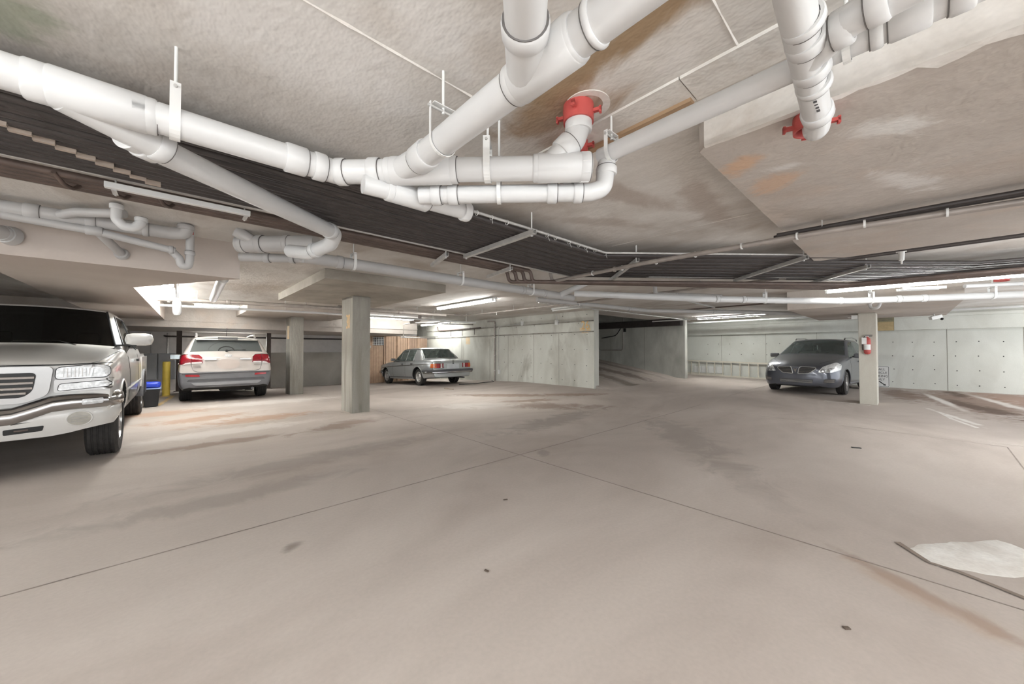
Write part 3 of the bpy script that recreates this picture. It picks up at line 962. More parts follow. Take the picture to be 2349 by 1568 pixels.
# strut channels that carry the bundles
def strut(label, p0, p1, rods=(0.03,), z=2.262):
    p0, p1 = Vector((*p0, z)), Vector((*p1, z))
    d = p1 - p0
    L = d.length
    t = thing('strut_channel', label, 'strut channel', p0, math.atan2(d.y, d.x), 'strut channels under the pipe bundles')
    bm = bmesh.new()
    add_prism(bm, [(-0.02, -0.02), (0.02, -0.02), (0.02, 0.02), (0.011, 0.02), (0.011, 0.016), (0.017, 0.016), (0.017, -0.017), (-0.017, -0.017), (-0.017, 0.016), (-0.011, 0.016), (-0.011, 0.02), (-0.02, 0.02)], 0, L)
    for v in bm.verts:
        v.co = Vector((v.co.z, v.co.x, v.co.y))
    obj('channel', bm, M_STEEL, t)
    for r_ in rods:
        x = r_ if r_ >= 0 else L + r_
        tube('rod', [(x, 0, -0.035), (x, 0, CZ - z)], 0.006, M_WHITEMETAL, t, sides=8)
        lathe('nut', [(0, -0.034), (0.012, -0.034), (0.012, -0.022), (0, -0.022)], (x, 0, 0), (0, 0, 1), M_STEEL, t, sides=6)
    return t
strut('strut channel under the middle of the black bundle', (2.26, 2.16), (2.31, 3.27), (0.04, -0.03))
strut('strut channel under the bend of the black bundle', (3.84, 2.06), (4.72, 2.98), (0.04, 0.06, -0.03))
strut('strut channel under the far leg of the black bundle', (5.10, 0.73), (6.05, 1.71), (0.05, -0.03))
strut('strut channel under the black bundle nearest the extinguisher column', (6.22, 0.30), (7.25, 1.05), (0.05,))
strut('short strut channel below the brown conduits beside the number 30 panel', (2.10, 3.30), (2.25, 3.86), (0.03,), 2.255)
strut('short strut channel below the brown conduits before their bend', (3.05, 3.32), (3.18, 3.95), (0.03,), 2.255)
strut('strut channel over the pickup nose below the black bundle', (-1.2, 2.25), (-1.2, 3.3), (0.04,))

# conduit that crosses under the bundles towards the near drop panel
G3 = 'conduits near the black bundle'
t, o = run('grey conduit crossing under the black bundle towards the near drop panel', [(3.80, 3.34, 2.30), (3.80, 3.30, 2.18), (3.72, 1.93, 2.18), (3.77, 0.4, 2.18), (3.92, -0.5, 2.18), (4.1, -2.4, 2.18)], 0.023, M_GREYPIPE, [((3.75, 2.3, 2.18), Y_, 0.03)], G3, bend=0.06, sides=12)
for k in range(9):
    y = 2.6 - 0.4 * k
    lathe('clip', [(0.025, -0.006), (0.03, -0.006), (0.03, 0.006), (0.025, 0.006)], Vector((3.75 + (0.1 if y < 0 else 0.0), y, 2.18)) - o, Y_, M_WHITEMETAL, t, sides=10, closed=True)
t, o = run('two black cables strapped along the grey conduit under the drop panel', [(3.82, 0.75, 2.235), (3.86, -0.2, 2.235), (4.05, -2.4, 2.235)], 0.017, M_BLACKPIPE, [], G3, sides=10, name='black_cable', cat='cable')
tube('barrel', [Vector(p) - o for p in ((3.86, 0.78, 2.23), (3.90, -0.2, 2.23), (4.09, -2.4, 2.23))], 0.017, M_BLACKPIPE, t, sides=10)
tube('rod', [(0.0, -0.3, 0), (0.0, -0.3, 0.055)], 0.004, M_STEEL, t, sides=6)
# sprinkler lines
G4 = 'sprinkler lines under the ceiling'
t, o = run('thin pale sprinkler line passing the strip light above the silver sedan', [(2.9, 9.42, 2.3), (6.72, 9.45, 2.3), (6.62, 1.2, 2.3)], 0.02, M_GREYPIPE, [((4.6, 9.43, 2.3), X_, 0.05), ((6.70, 6.4, 2.3), Y_, 0.05), ((6.66, 3.6, 2.3), Y_, 0.05)], G4, bend=0.04, sides=12)
for q in ((4.0, 9.42), (5.6, 9.44), (6.71, 8.6), (6.70, 7.2), (6.68, 5.6), (6.65, 4.0), (6.63, 2.4)):
    tube('rod', [Vector((q[0], q[1], 2.3)) - o, Vector((q[0], q[1], CZ)) - o], 0.005, M_STEEL, t, sides=6)
for y in (7.9, 5.0):
    tube('sprinkler_head', [Vector((6.69, y, 2.3)) - o, Vector((6.69, y, 2.22)) - o], 0.011, M_STEEL, t, sides=8)
t, o = run('pale pipe crossing in front of the low soffit', [(-0.30, 10.43, 2.15), (2.5, 9.95, 2.15), (7.6, 10.1, 2.15)], 0.026, M_PVC, [((1.0, 10.2, 2.15), X_, 0.06), ((5.5, 10.04, 2.15), X_, 0.06)], G4, sides=12)
for x, y in ((0.6, 10.275), (1.9, 10.05), (4.6, 10.01), (5.9, 10.05), (7.2, 10.09)):
    tube('rod', [Vector((x, y, 2.15)) - o, Vector((x, y, CZ)) - o], 0.006, M_STEEL, t, sides=6)
t, o = run('thick grey pipe crossing above the pale pipe', [(-0.28, 10.02, 2.235), (0.9, 9.64, 2.235), (3.2, 9.30, 2.235), (5.8, 9.15, 2.235)], 0.042, M_GREYPIPE, [((0.8, 9.67, 2.235), (1, -0.3, 0), 0.08), ((4.4, 9.23, 2.235), X_, 0.08)], G4, sides=14)
for x, y in ((0.3, 9.83), (2.2, 9.45), (4.9, 9.20)):
    tube('rod', [Vector((x, y, 2.235)) - o, Vector((x, y, CZ)) - o], 0.006, M_STEEL, t, sides=6)
# garage heater / hanging capsule by the bulkhead
t = thing('hanging_capsule', 'white rounded capsule hung on a thin rod behind the pickup', 'pipe end', (0.0, 8.6, 2.05))
lathe('capsule', [(0, -0.22), (0.04, -0.21), (0.06, -0.17), (0.062, 0.0), (0.045, 0.06), (0.0, 0.065)], (0, 0, 0), (0, 0, 1), M_PVC, t)
tube('rod', [(0, 0, 0.06), (0, 0, CZ - 2.05)], 0.006, M_STEEL, t, sides=6)

# pipes towards the far bays
G5 = 'pipes over the far bays'
ZL = 2.068
t, o = run('long white drain pipe passing in front of the extinguisher column', [(5.0, 3.85, 2.2), (6.22, 2.30, ZL), (7.53, 1.41, ZL), (8.44, 0.62, ZL), (8.93, -0.37, ZL), (9.3, -1.19, ZL), (9.8, -3.0, ZL)], 0.053, M_PVC,
           [((8.28, 0.76, ZL), (1, -0.85, 0), 0.07), ((8.84, -0.2, ZL), (0.5, -1, 0), 0.06), ((8.70, 0.08, ZL), (0.5, -1, 0), 0.06), ((6.9, 1.83, ZL), (1, -0.7, 0), 0.06), ((6.5, 2.1, ZL), (1, -0.7, 0), 0.06)], G5, bend=0.3)
for lbl, q in (('loop hanger on the long white pipe before the column', (8.55, 0.39)), ('loop hanger on the long white pipe at the frame edge', (9.17, -0.90)), ('loop hanger on the long white pipe over the far bays', (7.25, 1.60))):
    clevis(lbl, (q[0], q[1], ZL), (0.6, -1), 0.053, up=0.08, w=0.03)
t = thing('drain_trap', 'small white drain trap above the fire extinguisher', 'pipe trap', (9.20, 0.38, 2.04), 0.9, 'drain traps')
tube('bend', [(-0.085, 0, 0.03), (-0.08, 0, -0.01), (-0.05, 0, -0.06), (0.05, 0, -0.06), (0.08, 0, -0.01), (0.085, 0, 0.395)], 0.024, M_PVC, t, bend=0.05)
run('grey pipe crossing the mouth of the ramp', [(5.6, 5.3, 2.30), (9.2, 4.6, 2.26), (11.4, 2.9, 2.25), (13.2, 1.8, 2.25)], 0.05, M_PVCG, [((8.4, 4.75, 2.265), (1, -.2, 0), 0.06), ((10.6, 3.5, 2.255), (1, -.75, 0), 0.06)], G5, bend=0.4)
run('thin pale pipe slanting over the ramp mouth', [(7.2, 3.4, 2.36), (11.8, 3.5, 2.36), (16.6, 3.3, 2.34)], 0.018, M_STEEL, [], G5, sides=10)
run('thin pale pipe slanting towards the ladder wall', [(6.3, 5.9, 2.35), (14.4, 5.6, 2.35)], 0.018, M_STEEL, [((9.0, 5.8, 2.35), X_, 0.04)], G5, sides=10)
run('thin dark pipe near the ladder wall', [(10.6, 5.2, 2.36), (10.6, -0.2, 2.36)], 0.018, M_BROWNPIPE, [], G5, sides=10)
run('thin white pipe under the ceiling by the ladder wall', [(13.4, 6.6, 2.30), (13.4, 1.9, 2.30)], 0.022, M_PVC, [((13.4, 4.2, 2.30), Y_, 0.05)], G5, sides=10)
run('second thin white pipe under the ceiling by the ladder wall', [(14.9, 6.4, 2.27), (14.9, 1.9, 2.27), (14.9, -2.9, 2.27)], 0.025, M_PVC, [((14.9, 5.2, 2.27), Y_, 0.05), ((14.9, 3.4, 2.27), Y_, 0.05)], G5, sides=10)
run('short hooked grey pipe above the ramp mouth', [(6.2, 3.0, CZ), (6.2, 3.0, 2.22), (7.5, 2.35, 2.24)], 0.035, M_PVCG, [((6.6, 2.8, 2.225), (1, -0.5, 0), 0.05)], G5, bend=0.06, sides=14)
strip_light('unlit white strip light over the mouth of the ramp', (8.0, 5.5, CZ), (8.05, 7.0, CZ), lit=False)
# cable ladder rack and services by the extinguisher column
t = thing('smoke_detector', 'white tapered detector canister below the edge of the near drop panel', 'detector', (5.68, 0.025, 2.285))
lathe('canister', [(0, -0.13), (0.007, -0.13), (0.008, -0.10), (0.022, -0.09), (0.026, 0.0), (0.0, 0.0)], (0, 0, 0), (0, 0, 1), M_WHITEMETAL, t, sides=20)
box('bracket', (-0.03, 0.03, -0.04, 0.04, 0.0, 0.01), M_WHITEMETAL, t)
t = thing('cable_rack', 'short white ladder rack above the long white pipe', 'cable rack', (8.52, -0.16, 2.19), -1.05)
for y in (-0.07, 0.07):
    box('rail', (-0.26, 0.26, y - 0.008, y + 0.008, -0.02, 0.02), M_WHITEMETAL, t)
for k in range(5):
    x = -0.22 + 0.11 * k
    box('rung', (x - 0.008, x + 0.008, -0.065, 0.065, -0.008, 0.008), M_WHITEMETAL, t)
for x in (-0.2, 0.2):
    tube('rod', [(x, 0, 0), (x, 0, CZ - 2.19)], 0.005, M_STEEL, t, sides=6)
run('white service pipe ending in an elbow by the red collars', [(8.95, -0.62, 2.22), (9.45, -1.35, 2.24), (9.5, -1.45, 2.40)], 0.03, M_PVC, [((9.35, -1.2, 2.236), (0.5, -0.9, 0), 0.06)], G5, bend=0.05, sides=14)
red_collar('red collar above the white pipes at the frame edge', (9.75, -1.05, CZ - 0.002), 0.07, 0.1)
red_collar('second red collar above the white pipes at the frame edge', (9.55, -1.45, CZ - 0.002), 0.06, 0.12)
t = thing('security_camera', 'small white security camera below the drop panel by the column', 'camera', (12.9, -0.45, 1.98), 2.3)
obj('body', bx(-0.13, 0.10, -0.04, 0.04, -0.04, 0.04, bevel=0.012), M_WHITEMETAL, t).rotation_euler.y = 0.25
tube('bracket', [(0.0, 0, 0.02), (0.02, 0, 0.08)], 0.012, M_WHITEMETAL, t, sides=8)
lathe('lens', [(0, 0.0), (0.028, 0.0), (0.028, 0.02), (0, 0.02)], (-0.14, 0, -0.035), (-1, 0, -0.25), M_BLACK, t)
# ================================================================== VEHICLE TOOLS
# vehicle axes: x forward (0 at the front axle), y to the driver's left, z up from the ground
NP = 12

def car_sec(x, w, zb, zbelt, wbelt, top, zr=None, dx=None):
    """half section from the bottom centre up the flank to the top centre"""
    zr = zr if zr is not None else zb + 0.12
    zm = zb + (zbelt - zb) * 0.55
    pts = [(0, zb), (w * 0.6, zb), (w - 0.07, zb + 0.01), (w - 0.012, zr), (w, zm), (wbelt + (w - wbelt) * 0.45 + 0.004, zbelt - 0.085), (wbelt, zbelt)] + list(top)
    out = []
    for k, (y, z) in enumerate(pts):
        d = 0.0
        if dx:
            d = dx(k, y, z)
        out.append((x + d, y, z))
    return out

def hood(w, ze, zc, inset=0.95):
    return [(w * inset, ze + 0.012), (w * 0.84, ze + 0.35 * (zc - ze) + 0.01), (w * 0.58, ze + 0.75 * (zc - ze)), (w * 0.3, ze + 0.95 * (zc - ze)), (0, zc)]

def cabin(wg, zg, wr, zr, zc):
    return [(wg, zg), (wr, zr), (wr * 0.7, zr + 0.62 * (zc - zr)), (wr * 0.36, zr + 0.9 * (zc - zr)), (0, zc)]

def loft_shell(secs, tagf, cap_front=0.05, cap_rear=0.05, creases=None, sub=2, cuts=(), cap_tag=lambda end, j: 0):
    bm = bmesh.new()
    cl = bm.edges.layers.float.new('crease_edge')
    ns = len(secs)
    L, Rr = [], []
    for s in secs:
        lrow, rrow = [], []
        for j, p in enumerate(s):
            v = bm.verts.new(p)
            lrow.append(v)
            rrow.append(v if j in (0, NP - 1) else bm.verts.new((p[0], -p[1], p[2])))
        L.append(lrow)
        Rr.append(rrow)
    for i in range(ns - 1):
        for j in range(NP - 1):
            for side, G in ((1, L), (-1, Rr)):
                q = [G[i][j], G[i][j + 1], G[i + 1][j + 1], G[i + 1][j]]
                q = list(dict.fromkeys(q))
                f = bm.faces.new(q if side > 0 else q[::-1])
                f.material_index = tagf(i, j)
    for end, i, sg, bulge in (('front', 0, 1, cap_front), ('rear', ns - 1, -1, cap_rear)):
        rows = []
        for j in range(NP):
            a, b = L[i][j], Rr[i][j]
            if a is b:
                rows.append([a])
                continue
            row = [a]
            for fr in (0.5, 0.0, -0.5):
                row.append(bm.verts.new((a.co.x + sg * bulge * (1 - fr * fr) * (1 if 1 < j < NP - 1 else 0.6), a.co.y * fr, a.co.z)))
            row.append(b)
            rows.append(row)
        for j in range(NP - 1):
            a, b = rows[j], rows[j + 1]
            for k in range(4):
                q = [a[k] if len(a) > 1 else a[0], a[k + 1] if len(a) > 1 else a[0], b[k + 1] if len(b) > 1 else b[0], b[k] if len(b) > 1 else b[0]]
                q = list(dict.fromkeys(q))
                if len(q) > 2:
                    f = bm.faces.new(q)
                    f.material_index = cap_tag(end, j)
    bmesh.ops.recalc_face_normals(bm, faces=bm.faces)
    for (kind, idx, val) in (creases or ()):
        if kind == 'long':
            for G in (L, Rr):
                for i in range(ns - 1):
                    e = bm.edges.get((G[i][idx], G[i + 1][idx]))
                    if e:
                        e[cl] = max(e[cl], val)
        else:
            for G in (L, Rr):
                for j in range(NP - 1):
                    if G[idx][j] is not G[idx][j + 1]:
                        e = bm.edges.get((G[idx][j], G[idx][j + 1]))
                        if e:
                            e[cl] = max(e[cl], val)
    me = bpy.data.meshes.new('shell_tmp')
    bm.to_mesh(me)
    bm.free()
    ob = bpy.data.objects.new('shell_tmp', me)
    COL.objects.link(ob)
    for k in range(12):
        me.materials.append(M_BLACK)
    m = ob.modifiers.new('s', 'SUBSURF')
    m.levels = m.render_levels = sub
    tmp = []
    for (cx, cz, r, y0, y1) in cuts:
        cb = bmesh.new()
        n = 40
        a = [cb.verts.new((cx + r * math.cos(2 * PI * k / n), y0, cz + r * math.sin(2 * PI * k / n))) for k in range(n)]
        b = [cb.verts.new((cx + r * math.cos(2 * PI * k / n), y1, cz + r * math.sin(2 * PI * k / n))) for k in range(n)]
        cb.faces.new(a)
        cb.faces.new(b[::-1])
        for k in range(n):
            j = (k + 1) % n
            cb.faces.new((a[k], b[k], b[j], a[j]))
        bmesh.ops.recalc_face_normals(cb, faces=cb.faces)
        for f in cb.faces:
            f.material_index = 9
        cm = bpy.data.meshes.new('cut')
        cb.to_mesh(cm)
        cb.free()
        for k in range(12):
            cm.materials.append(M_BLACK)
        co = bpy.data.objects.new('cut', cm)
        COL.objects.link(co)
        bo_ = ob.modifiers.new('b', 'BOOLEAN')
        bo_.operation = 'DIFFERENCE'
        bo_.object = co
        bo_.solver = 'EXACT'
        bo_.material_mode = 'INDEX'
        tmp.append(co)
    bpy.context.view_layer.update()
    fin_ = bpy.data.meshes.new_from_object(ob.evaluated_get(bpy.context.evaluated_depsgraph_get()))
    for q in tmp + [ob]:
        d = q.data
        bpy.data.objects.remove(q)
        bpy.data.meshes.remove(d)
    return fin_

def split_shell(me, parts, parent):
    """parts: tag index -> (name, material, split into islands?)"""
    src = bmesh.new()
    src.from_mesh(me)
    bvh = BVHTree.FromBMesh(src)
    by = {}
    for f in src.faces:
        by.setdefault(f.material_index, []).append(f)
    made = {}
    for idx, faces in by.items():
        if idx not in parts:
            idx2 = 0
        name, mat, isl = parts.get(idx, parts[0])
        groups = []
        if isl:
            left = set(faces)
            while left:
                seed_f = left.pop()
                g, st = [seed_f], [seed_f]
                while st:
                    f = st.pop()
                    for e in f.edges:
                        for h in e.link_faces:
                            if h in left:
                                left.discard(h)
                                g.append(h)
                                st.append(h)
                if len(g) > 3:
                    groups.append(g)
        else:
            groups = [faces]
        for g in groups:
            nb = bmesh.new()
            mp = {}
            for f in g:
                vs = []
                for v in f.verts:
                    if v not in mp:
                        mp[v] = nb.verts.new(v.co)
                    vs.append(mp[v])
                try:
                    nb.faces.new(vs)
                except ValueError:
                    pass
            nm = bpy.data.meshes.new(name)
            nb.to_mesh(nm)
            nb.free()
            nm.shade_smooth()
            nm.set_sharp_from_angle(angle=math.radians(38))
            made.setdefault(name, []).append(link(name, nm, mat, parent))
    src.free()
    return bvh, made

AX = {'front': (Vector((4, 0, 0)), Vector((-1, 0, 0))), 'rear': (Vector((-9, 0, 0)), Vector((1, 0, 0))),
      'left': (Vector((0, 3, 0)), Vector((0, -1, 0))), 'right': (Vector((0, -3, 0)), Vector((0, 1, 0))), 'top': (Vector((0, 0, 4)), Vector((0, 0, -1)))}

def project(bvh, ax, a, b, off):
    o, d = AX[ax]
    if ax in ('front', 'rear'):
        p = Vector((o.x, a, b))
    elif ax in ('left', 'right'):
        p = Vector((a, o.y, b))
    else:
        p = Vector((a, b, o.z))
    loc, nrm, _, _ = bvh.ray_cast(p, d)
    if loc is None:
        q = Vector(p)
        k = {'front': 0, 'rear': 0, 'left': 1, 'right': 1, 'top': 2}[ax]
        q[k] = {'front': 0.8, 'rear': -3.7, 'left': 0.9, 'right': -0.9, 'top': 1.0}[ax]
        loc, nrm, _, _ = bvh.find_nearest(q)
    if nrm.dot(d) > 0:
        nrm = -nrm
    return loc - d * off * 0.6 + nrm * off * 0.4

def resample(outline, step, closed=True):
    out = []
    n = len(outline)
    for i in range(n if closed else n - 1):
        a, b = Vector(outline[i]), Vector(outline[(i + 1) % n])
        k = max(1, int((b - a).length / step))
        for s in range(k):
            out.append(a.lerp(b, s / k))
    if not closed:
        out.append(Vector(outline[-1]))
    return out

def round_poly(pts, r, seg=4):
    n = len(pts)
    out = []
    for i in range(n):
        a, b, c = Vector(pts[i - 1]), Vector(pts[i]), Vector(pts[(i + 1) % n])
        d1, d2 = a - b, c - b
        t1, t2 = min(r, d1.length * 0.45), min(r, d2.length * 0.45)
        p1, p2 = b + d1.normalized() * t1, b + d2.normalized() * t2
        for s in range(seg + 1):
            w = s / seg
            out.append(p1.lerp(b, w).lerp(b.lerp(p2, w), w))
    return out

def ellipse(cx, cy, rx, ry, n=24):
    return [(cx + rx * math.cos(2 * PI * k / n), cy + ry * math.sin(2 * PI * k / n)) for k in range(n)]

def panel(name, bvh, ax, outline, mat, parent, off=0.006, rings=4, step=0.03, depth=0.012, dome=0.0):
    """a raised panel that follows the body surface (star-shaped outline)"""
    pts = resample(outline, step)
    n = len(pts)
    c = Vector((sum(p[0] for p in pts) / n, sum(p[1] for p in pts) / n))
    bm = bmesh.new()
    rows = []
    for r in range(1, rings + 1):
        f = r / rings
        rows.append([bm.verts.new(project(bvh, ax, *(c.lerp(p, f)), off + dome * (1 - f * f))) for p in pts])
    rows.append([bm.verts.new(project(bvh, ax, *p, -depth)) for p in pts])
    cv = bm.verts.new(project(bvh, ax, *c, off + dome))
    for k in range(n):
        j = (k + 1) % n
        bm.faces.new((cv, rows[0][k], rows[0][j]))
        for r in range(len(rows) - 1):
            bm.faces.new((rows[r][k], rows[r + 1][k], rows[r + 1][j], rows[r][j]))
    return obj(name, bm, mat, parent, smooth=45)

def line(name, bvh, ax, outline, r, mat, parent, off=0.004, closed=True, step=0.03, sides=8):
    pts = [project(bvh, ax, *p, off) for p in resample(outline, step, closed)]
    bm = bmesh.new()
    if closed:
        pts = pts + [pts[0], pts[1]]
    add_tube(bm, pts, r, sides)
    return obj(name, bm, mat, parent, smooth=60)

def mir(outline):
    return [(-a, b) for a, b in outline][::-1]

def sweep_bumper(name, prof, plan, mat, parent, sub=True):
    """prof: closed list of (dx outward, z); plan: list of (x, y, outward-normal angle) from +y to -y"""
    bm = bmesh.new()
    rows = []
    for (x, y, ang, zs) in plan:
        n = Vector((math.cos(ang), math.sin(ang), 0))
        rows.append([bm.verts.new(Vector((x, y, 0)) + n * d + Vector((0, 0, z + zs))) for d, z in prof])
    m = len(prof)
    for i in range(len(rows) - 1):
        for k in range(m):
            j = (k + 1) % m
            bm.faces.new((rows[i][k], rows[i][j], rows[i + 1][j], rows[i + 1][k]))
    bm.faces.new(rows[0])
    bm.faces.new(rows[-1][::-1])
    return obj(name, bm, mat, parent, smooth=42)

def bumper_plan(xc, w, depth, sag, n=9, sgn=1, zs=None):
    """plan curve from +w to -w, wrapping round the corners; sgn +1 front, -1 rear"""
    out = []
    out.append((xc - sgn * depth, w, PI / 2 * 1.0, 0))
    out.append((xc - sgn * depth * 0.55, w, PI / 2 * 1.0 if sgn > 0 else PI / 2, 0))
    for k in range(n):
        t = 1 - 2 * k / (n - 1)
        y = t * w * 0.93
        x = xc - sgn * sag * abs(t) ** 2.2
        a = math.atan2(t * 0.5, sgn) if abs(t) < 0.99 else math.atan2(t * 0.9, sgn)
        out.append((x, y, a, zs(y) if zs else 0))
    out.append((xc - sgn * depth * 0.55, -w, -PI / 2, 0))
    out.append((xc - sgn * depth, -w, -PI / 2, 0))
    return out

def wheel_meshes(R, W, rr, style, rim_mat):
    """tyre, rim and cover meshes, axle along +y = outer face"""
    hw = W / 2
    bm = bmesh.new()
    prof = [(rr, -hw * 0.85), (rr + 0.02, -hw), (R - 0.03, -hw), (R - 0.006, -hw * 0.82)]
    for k in range(5):
        t = -0.7 + 1.4 * k / 4
        prof += [(R, (t - 0.11) * hw), (R, (t + 0.09) * hw), (R - 0.008, (t + 0.1) * hw), (R - 0.008, (t + 0.22) * hw)]
    prof = prof[:-2]
    prof += [(R - 0.006, hw * 0.82), (R - 0.03, hw), ((R + rr) / 2, hw * 1.03), (rr + 0.02, hw), (rr, hw * 0.85)]
    add_lathe(bm, prof, (0, 0, 0), (0, 1, 0), 40, closed=True)
    bmesh.ops.recalc_face_normals(bm, faces=bm.faces)
    tyre = bpy.data.meshes.new('tyre')
    bm.to_mesh(tyre); bm.free()
    tyre.shade_smooth(); tyre.set_sharp_from_angle(angle=0.6)
    tyre.materials.append(M_RUBBER)
    bm = bmesh.new()
    d = hw * 0.9
    add_lathe(bm, [(rr + 0.004, -d), (rr + 0.006, d + 0.004), (rr - 0.012, d + 0.006), (rr - 0.018, d - 0.03), (rr - 0.025, d - 0.07), (rr - 0.03, -d)], (0, 0, 0), (0, 1, 0), 36)
    if style == 'spokes':
        for k in range(6):
            th = 2 * PI * k / 6
            mw = Matrix.Rotation(th, 4, 'Y')
            for sp in (-0.028, 0.028):
                add_box(bm, 0.05, rr - 0.008, d - 0.035, d - 0.008, sp - 0.016, sp + 0.016, mw)
        add_lathe(bm, [(0, d - 0.003), (0.05, d - 0.006), (0.065, d - 0.02), (0.065, d - 0.05)], (0, 0, 0), (0, 1, 0), 24)
    elif style == 'star':
        for k in range(5):
            mw = Matrix.Rotation(2 * PI * k / 5, 4, 'Y')
            add_box(bm, 0.04, rr - 0.008, d - 0.04, d - 0.01, -0.034, 0.034, mw)
        add_lathe(bm, [(0, d), (0.045, d - 0.003), (0.06, d - 0.02), (0.06, d - 0.05)], (0, 0, 0), (0, 1, 0), 24)
    else:   # pressed steel wheel with full cover
        add_lathe(bm, [(rr - 0.015, d - 0.02), (rr - 0.03, d - 0.005), (rr - 0.05, d - 0.03), (rr - 0.075, d - 0.03), (0.10, d - 0.004), (0.085, d + 0.006), (0.05, d - 0.002), (0.0, d + 0.004)], (0, 0, 0), (0, 1, 0), 36)
    bmesh.ops.recalc_face_normals(bm, faces=bm.faces)
    rim = bpy.data.meshes.new('rim')
    bm.to_mesh(rim); bm.free()
    rim.shade_smooth(); rim.set_sharp_from_angle(angle=0.6)
    rim.materials.append(rim_mat)
    bm = bmesh.new()
    add_lathe(bm, [(0, d - 0.085), (rr - 0.02, d - 0.085), (rr - 0.02, d - 0.095), (0, d - 0.095)], (0, 0, 0), (0, 1, 0), 24)
    disc = bpy.data.meshes.new('brake_disc')
    bm.to_mesh(disc); bm.free()
    disc.materials.append(M_DKGREY)
    return tyre, rim, disc

def add_wheels(car, xs, ytrack, R, W, rr, style, rim_mat, steer=0.0, slots=False):
    ty, ri, di = wheel_meshes(R, W, rr, style, rim_mat)
    for x in xs:
        for s in (1, -1):
            w = link('wheel', ty, None, car)
            w.location = (x, s * ytrack, R)
            w.rotation_euler = (0, random.uniform(0, 6), (0 if s > 0 else PI) + (steer if x > -0.5 else 0))
            link('rim', ri, None, w)
            if style != 'cover':
                link('brake_disc', di, None, w)
            if style == 'cover':
                for k in range(14):
                    th = 2 * PI * k / 14
                    bm = bmesh.new()
                    mw = Matrix.Rotation(th, 4, 'Y')
                    add_box(bm, rr - 0.082, rr - 0.052, W / 2 * 0.9 - 0.03, W / 2 * 0.9 - 0.022, -0.012, 0.012, mw)
                    obj('vent_slot', bm, M_DKGREY, w)

def seat(parent, x, y, z, mat, w=0.25, h=0.62):
    o_ = obj('seat', bx(x - 0.25, x + 0.25, y - w, y + w, z, z + 0.14, bevel=0.05), mat, parent)
    bm = bx(-0.06, 0.07, -w, w, 0, h, bevel=0.05)
    bmesh.ops.transform(bm, matrix=Matrix.Translation((x - 0.25, y, z + 0.08)) @ Matrix.Rotation(-0.22, 4, 'Y'), verts=bm.verts)
    b_ = obj('seat_back', bm, mat, parent)
    bm = bx(-0.045, 0.045, -0.12, 0.12, 0, 0.17, bevel=0.04)
    bmesh.ops.transform(bm, matrix=Matrix.Translation((x - 0.25 - 0.15, y, z + 0.08 + h * 0.98)), verts=bm.verts)
    obj('headrest', bm, mat, parent)

def steering_wheel(parent, x, y, z, mat):
    bm = bmesh.new()
    n = 28
    pts = [Vector((0, 0.185 * math.cos(2 * PI * k / n), 0.185 * math.sin(2 * PI * k / n))) for k in range(n + 2)]
    add_tube(bm, pts, 0.014, 8)
    add_box(bm, -0.01, 0.02, -0.18, 0.18, -0.02, 0.02)
    add_box(bm, -0.015, 0.025, -0.06, 0.06, -0.06, 0.05)
    bmesh.ops.transform(bm, matrix=Matrix.Translation((x, y, z)) @ Matrix.Rotation(0.35, 4, 'Y'), verts=bm.verts)
    obj('steering_wheel', bm, mat, parent)

def place_car(car, x, y, rz, wheelbase):
    """stand the car on the ground at the front axle point, pitched to the floor"""
    f = Vector((math.cos(rz), math.sin(rz)))
    z0 = ground(x, y)
    z1 = ground(x - f.x * wheelbase, y - f.y * wheelbase)
    car.rotation_mode = 'XYZ'
    car.location = (x, y, z0)
    car.rotation_euler = (0, math.atan2(z1 - z0, wheelbase), rz)
# ================================================================== SILVER SEDAN
M_SILVER = plain('silver_paint', (0.50, 0.525, 0.53), 0.28, 0.55, coat=0.6, var=0.02)
M_WHITECAR = plain('pearl_white_paint', (0.63, 0.575, 0.53), 0.3, 0.0, coat=0.7, var=0.02)
M_TRUCKPAINT = plain('cream_white_paint', (0.70, 0.685, 0.655), 0.28, 0.0, coat=0.7, var=0.02)
M_BLUECAR = plain('slate_blue_paint', (0.115, 0.123, 0.148), 0.3, 0.45, coat=0.7, var=0.03)
M_GLASS_G = glass('green_window_glass', (0.80, 0.92, 0.86), 0.85, 0.02, 0.25, (0.34, 0.40, 0.37))
M_GLASS_D = glass('dark_window_glass', (0.5, 0.5, 0.5), 0.10)
M_GLASS_S = glass('tinted_tailgate_glass', (0.5, 0.5, 0.5), 0.22, 0.03, 0.42, (0.26, 0.28, 0.275))
M_GLASS_C = glass('clear_window_glass', (0.86, 0.95, 0.92), 0.9, 0.02, 0.16, (0.36, 0.42, 0.40))
M_CLADDING = plain('grey_cladding', (0.165, 0.165, 0.175), 0.55, var=0.06)
M_TAIL = plain('red_tail_lens', (0.26, 0.006, 0.015), 0.18, coat=0.8, var=0.15, scale=30)
M_TAILB = plain('bright_red_lens', (0.42, 0.022, 0.028), 0.2, coat=0.5, var=0.1, scale=30)
M_AMBER = plain('amber_lens', (0.75, 0.16, 0.03), 0.25, coat=0.5, var=0.1, scale=30)
M_LENS = plain('clear_lens', (0.74, 0.75, 0.75), 0.15, 0.15, coat=0.8, var=0.22, scale=35, bump=0.3, bscale=50)
M_LENSW = plain('white_lens', (0.80, 0.76, 0.74), 0.2, coat=0.4, var=0.1, scale=30)
M_SEAT_D = plain('dark_seat_cloth', (0.06, 0.065, 0.06), 0.9, var=0.2)
M_SEAT_G = plain('grey_green_seat_cloth', (0.20, 0.26, 0.24), 0.9, var=0.15)
M_PLATEBLUR = plain('blank_plate', (0.62, 0.54, 0.49), 0.6, var=0.03)
M_UNDER = plain('underbody', (0.03, 0.028, 0.026), 0.9, var=0.2)

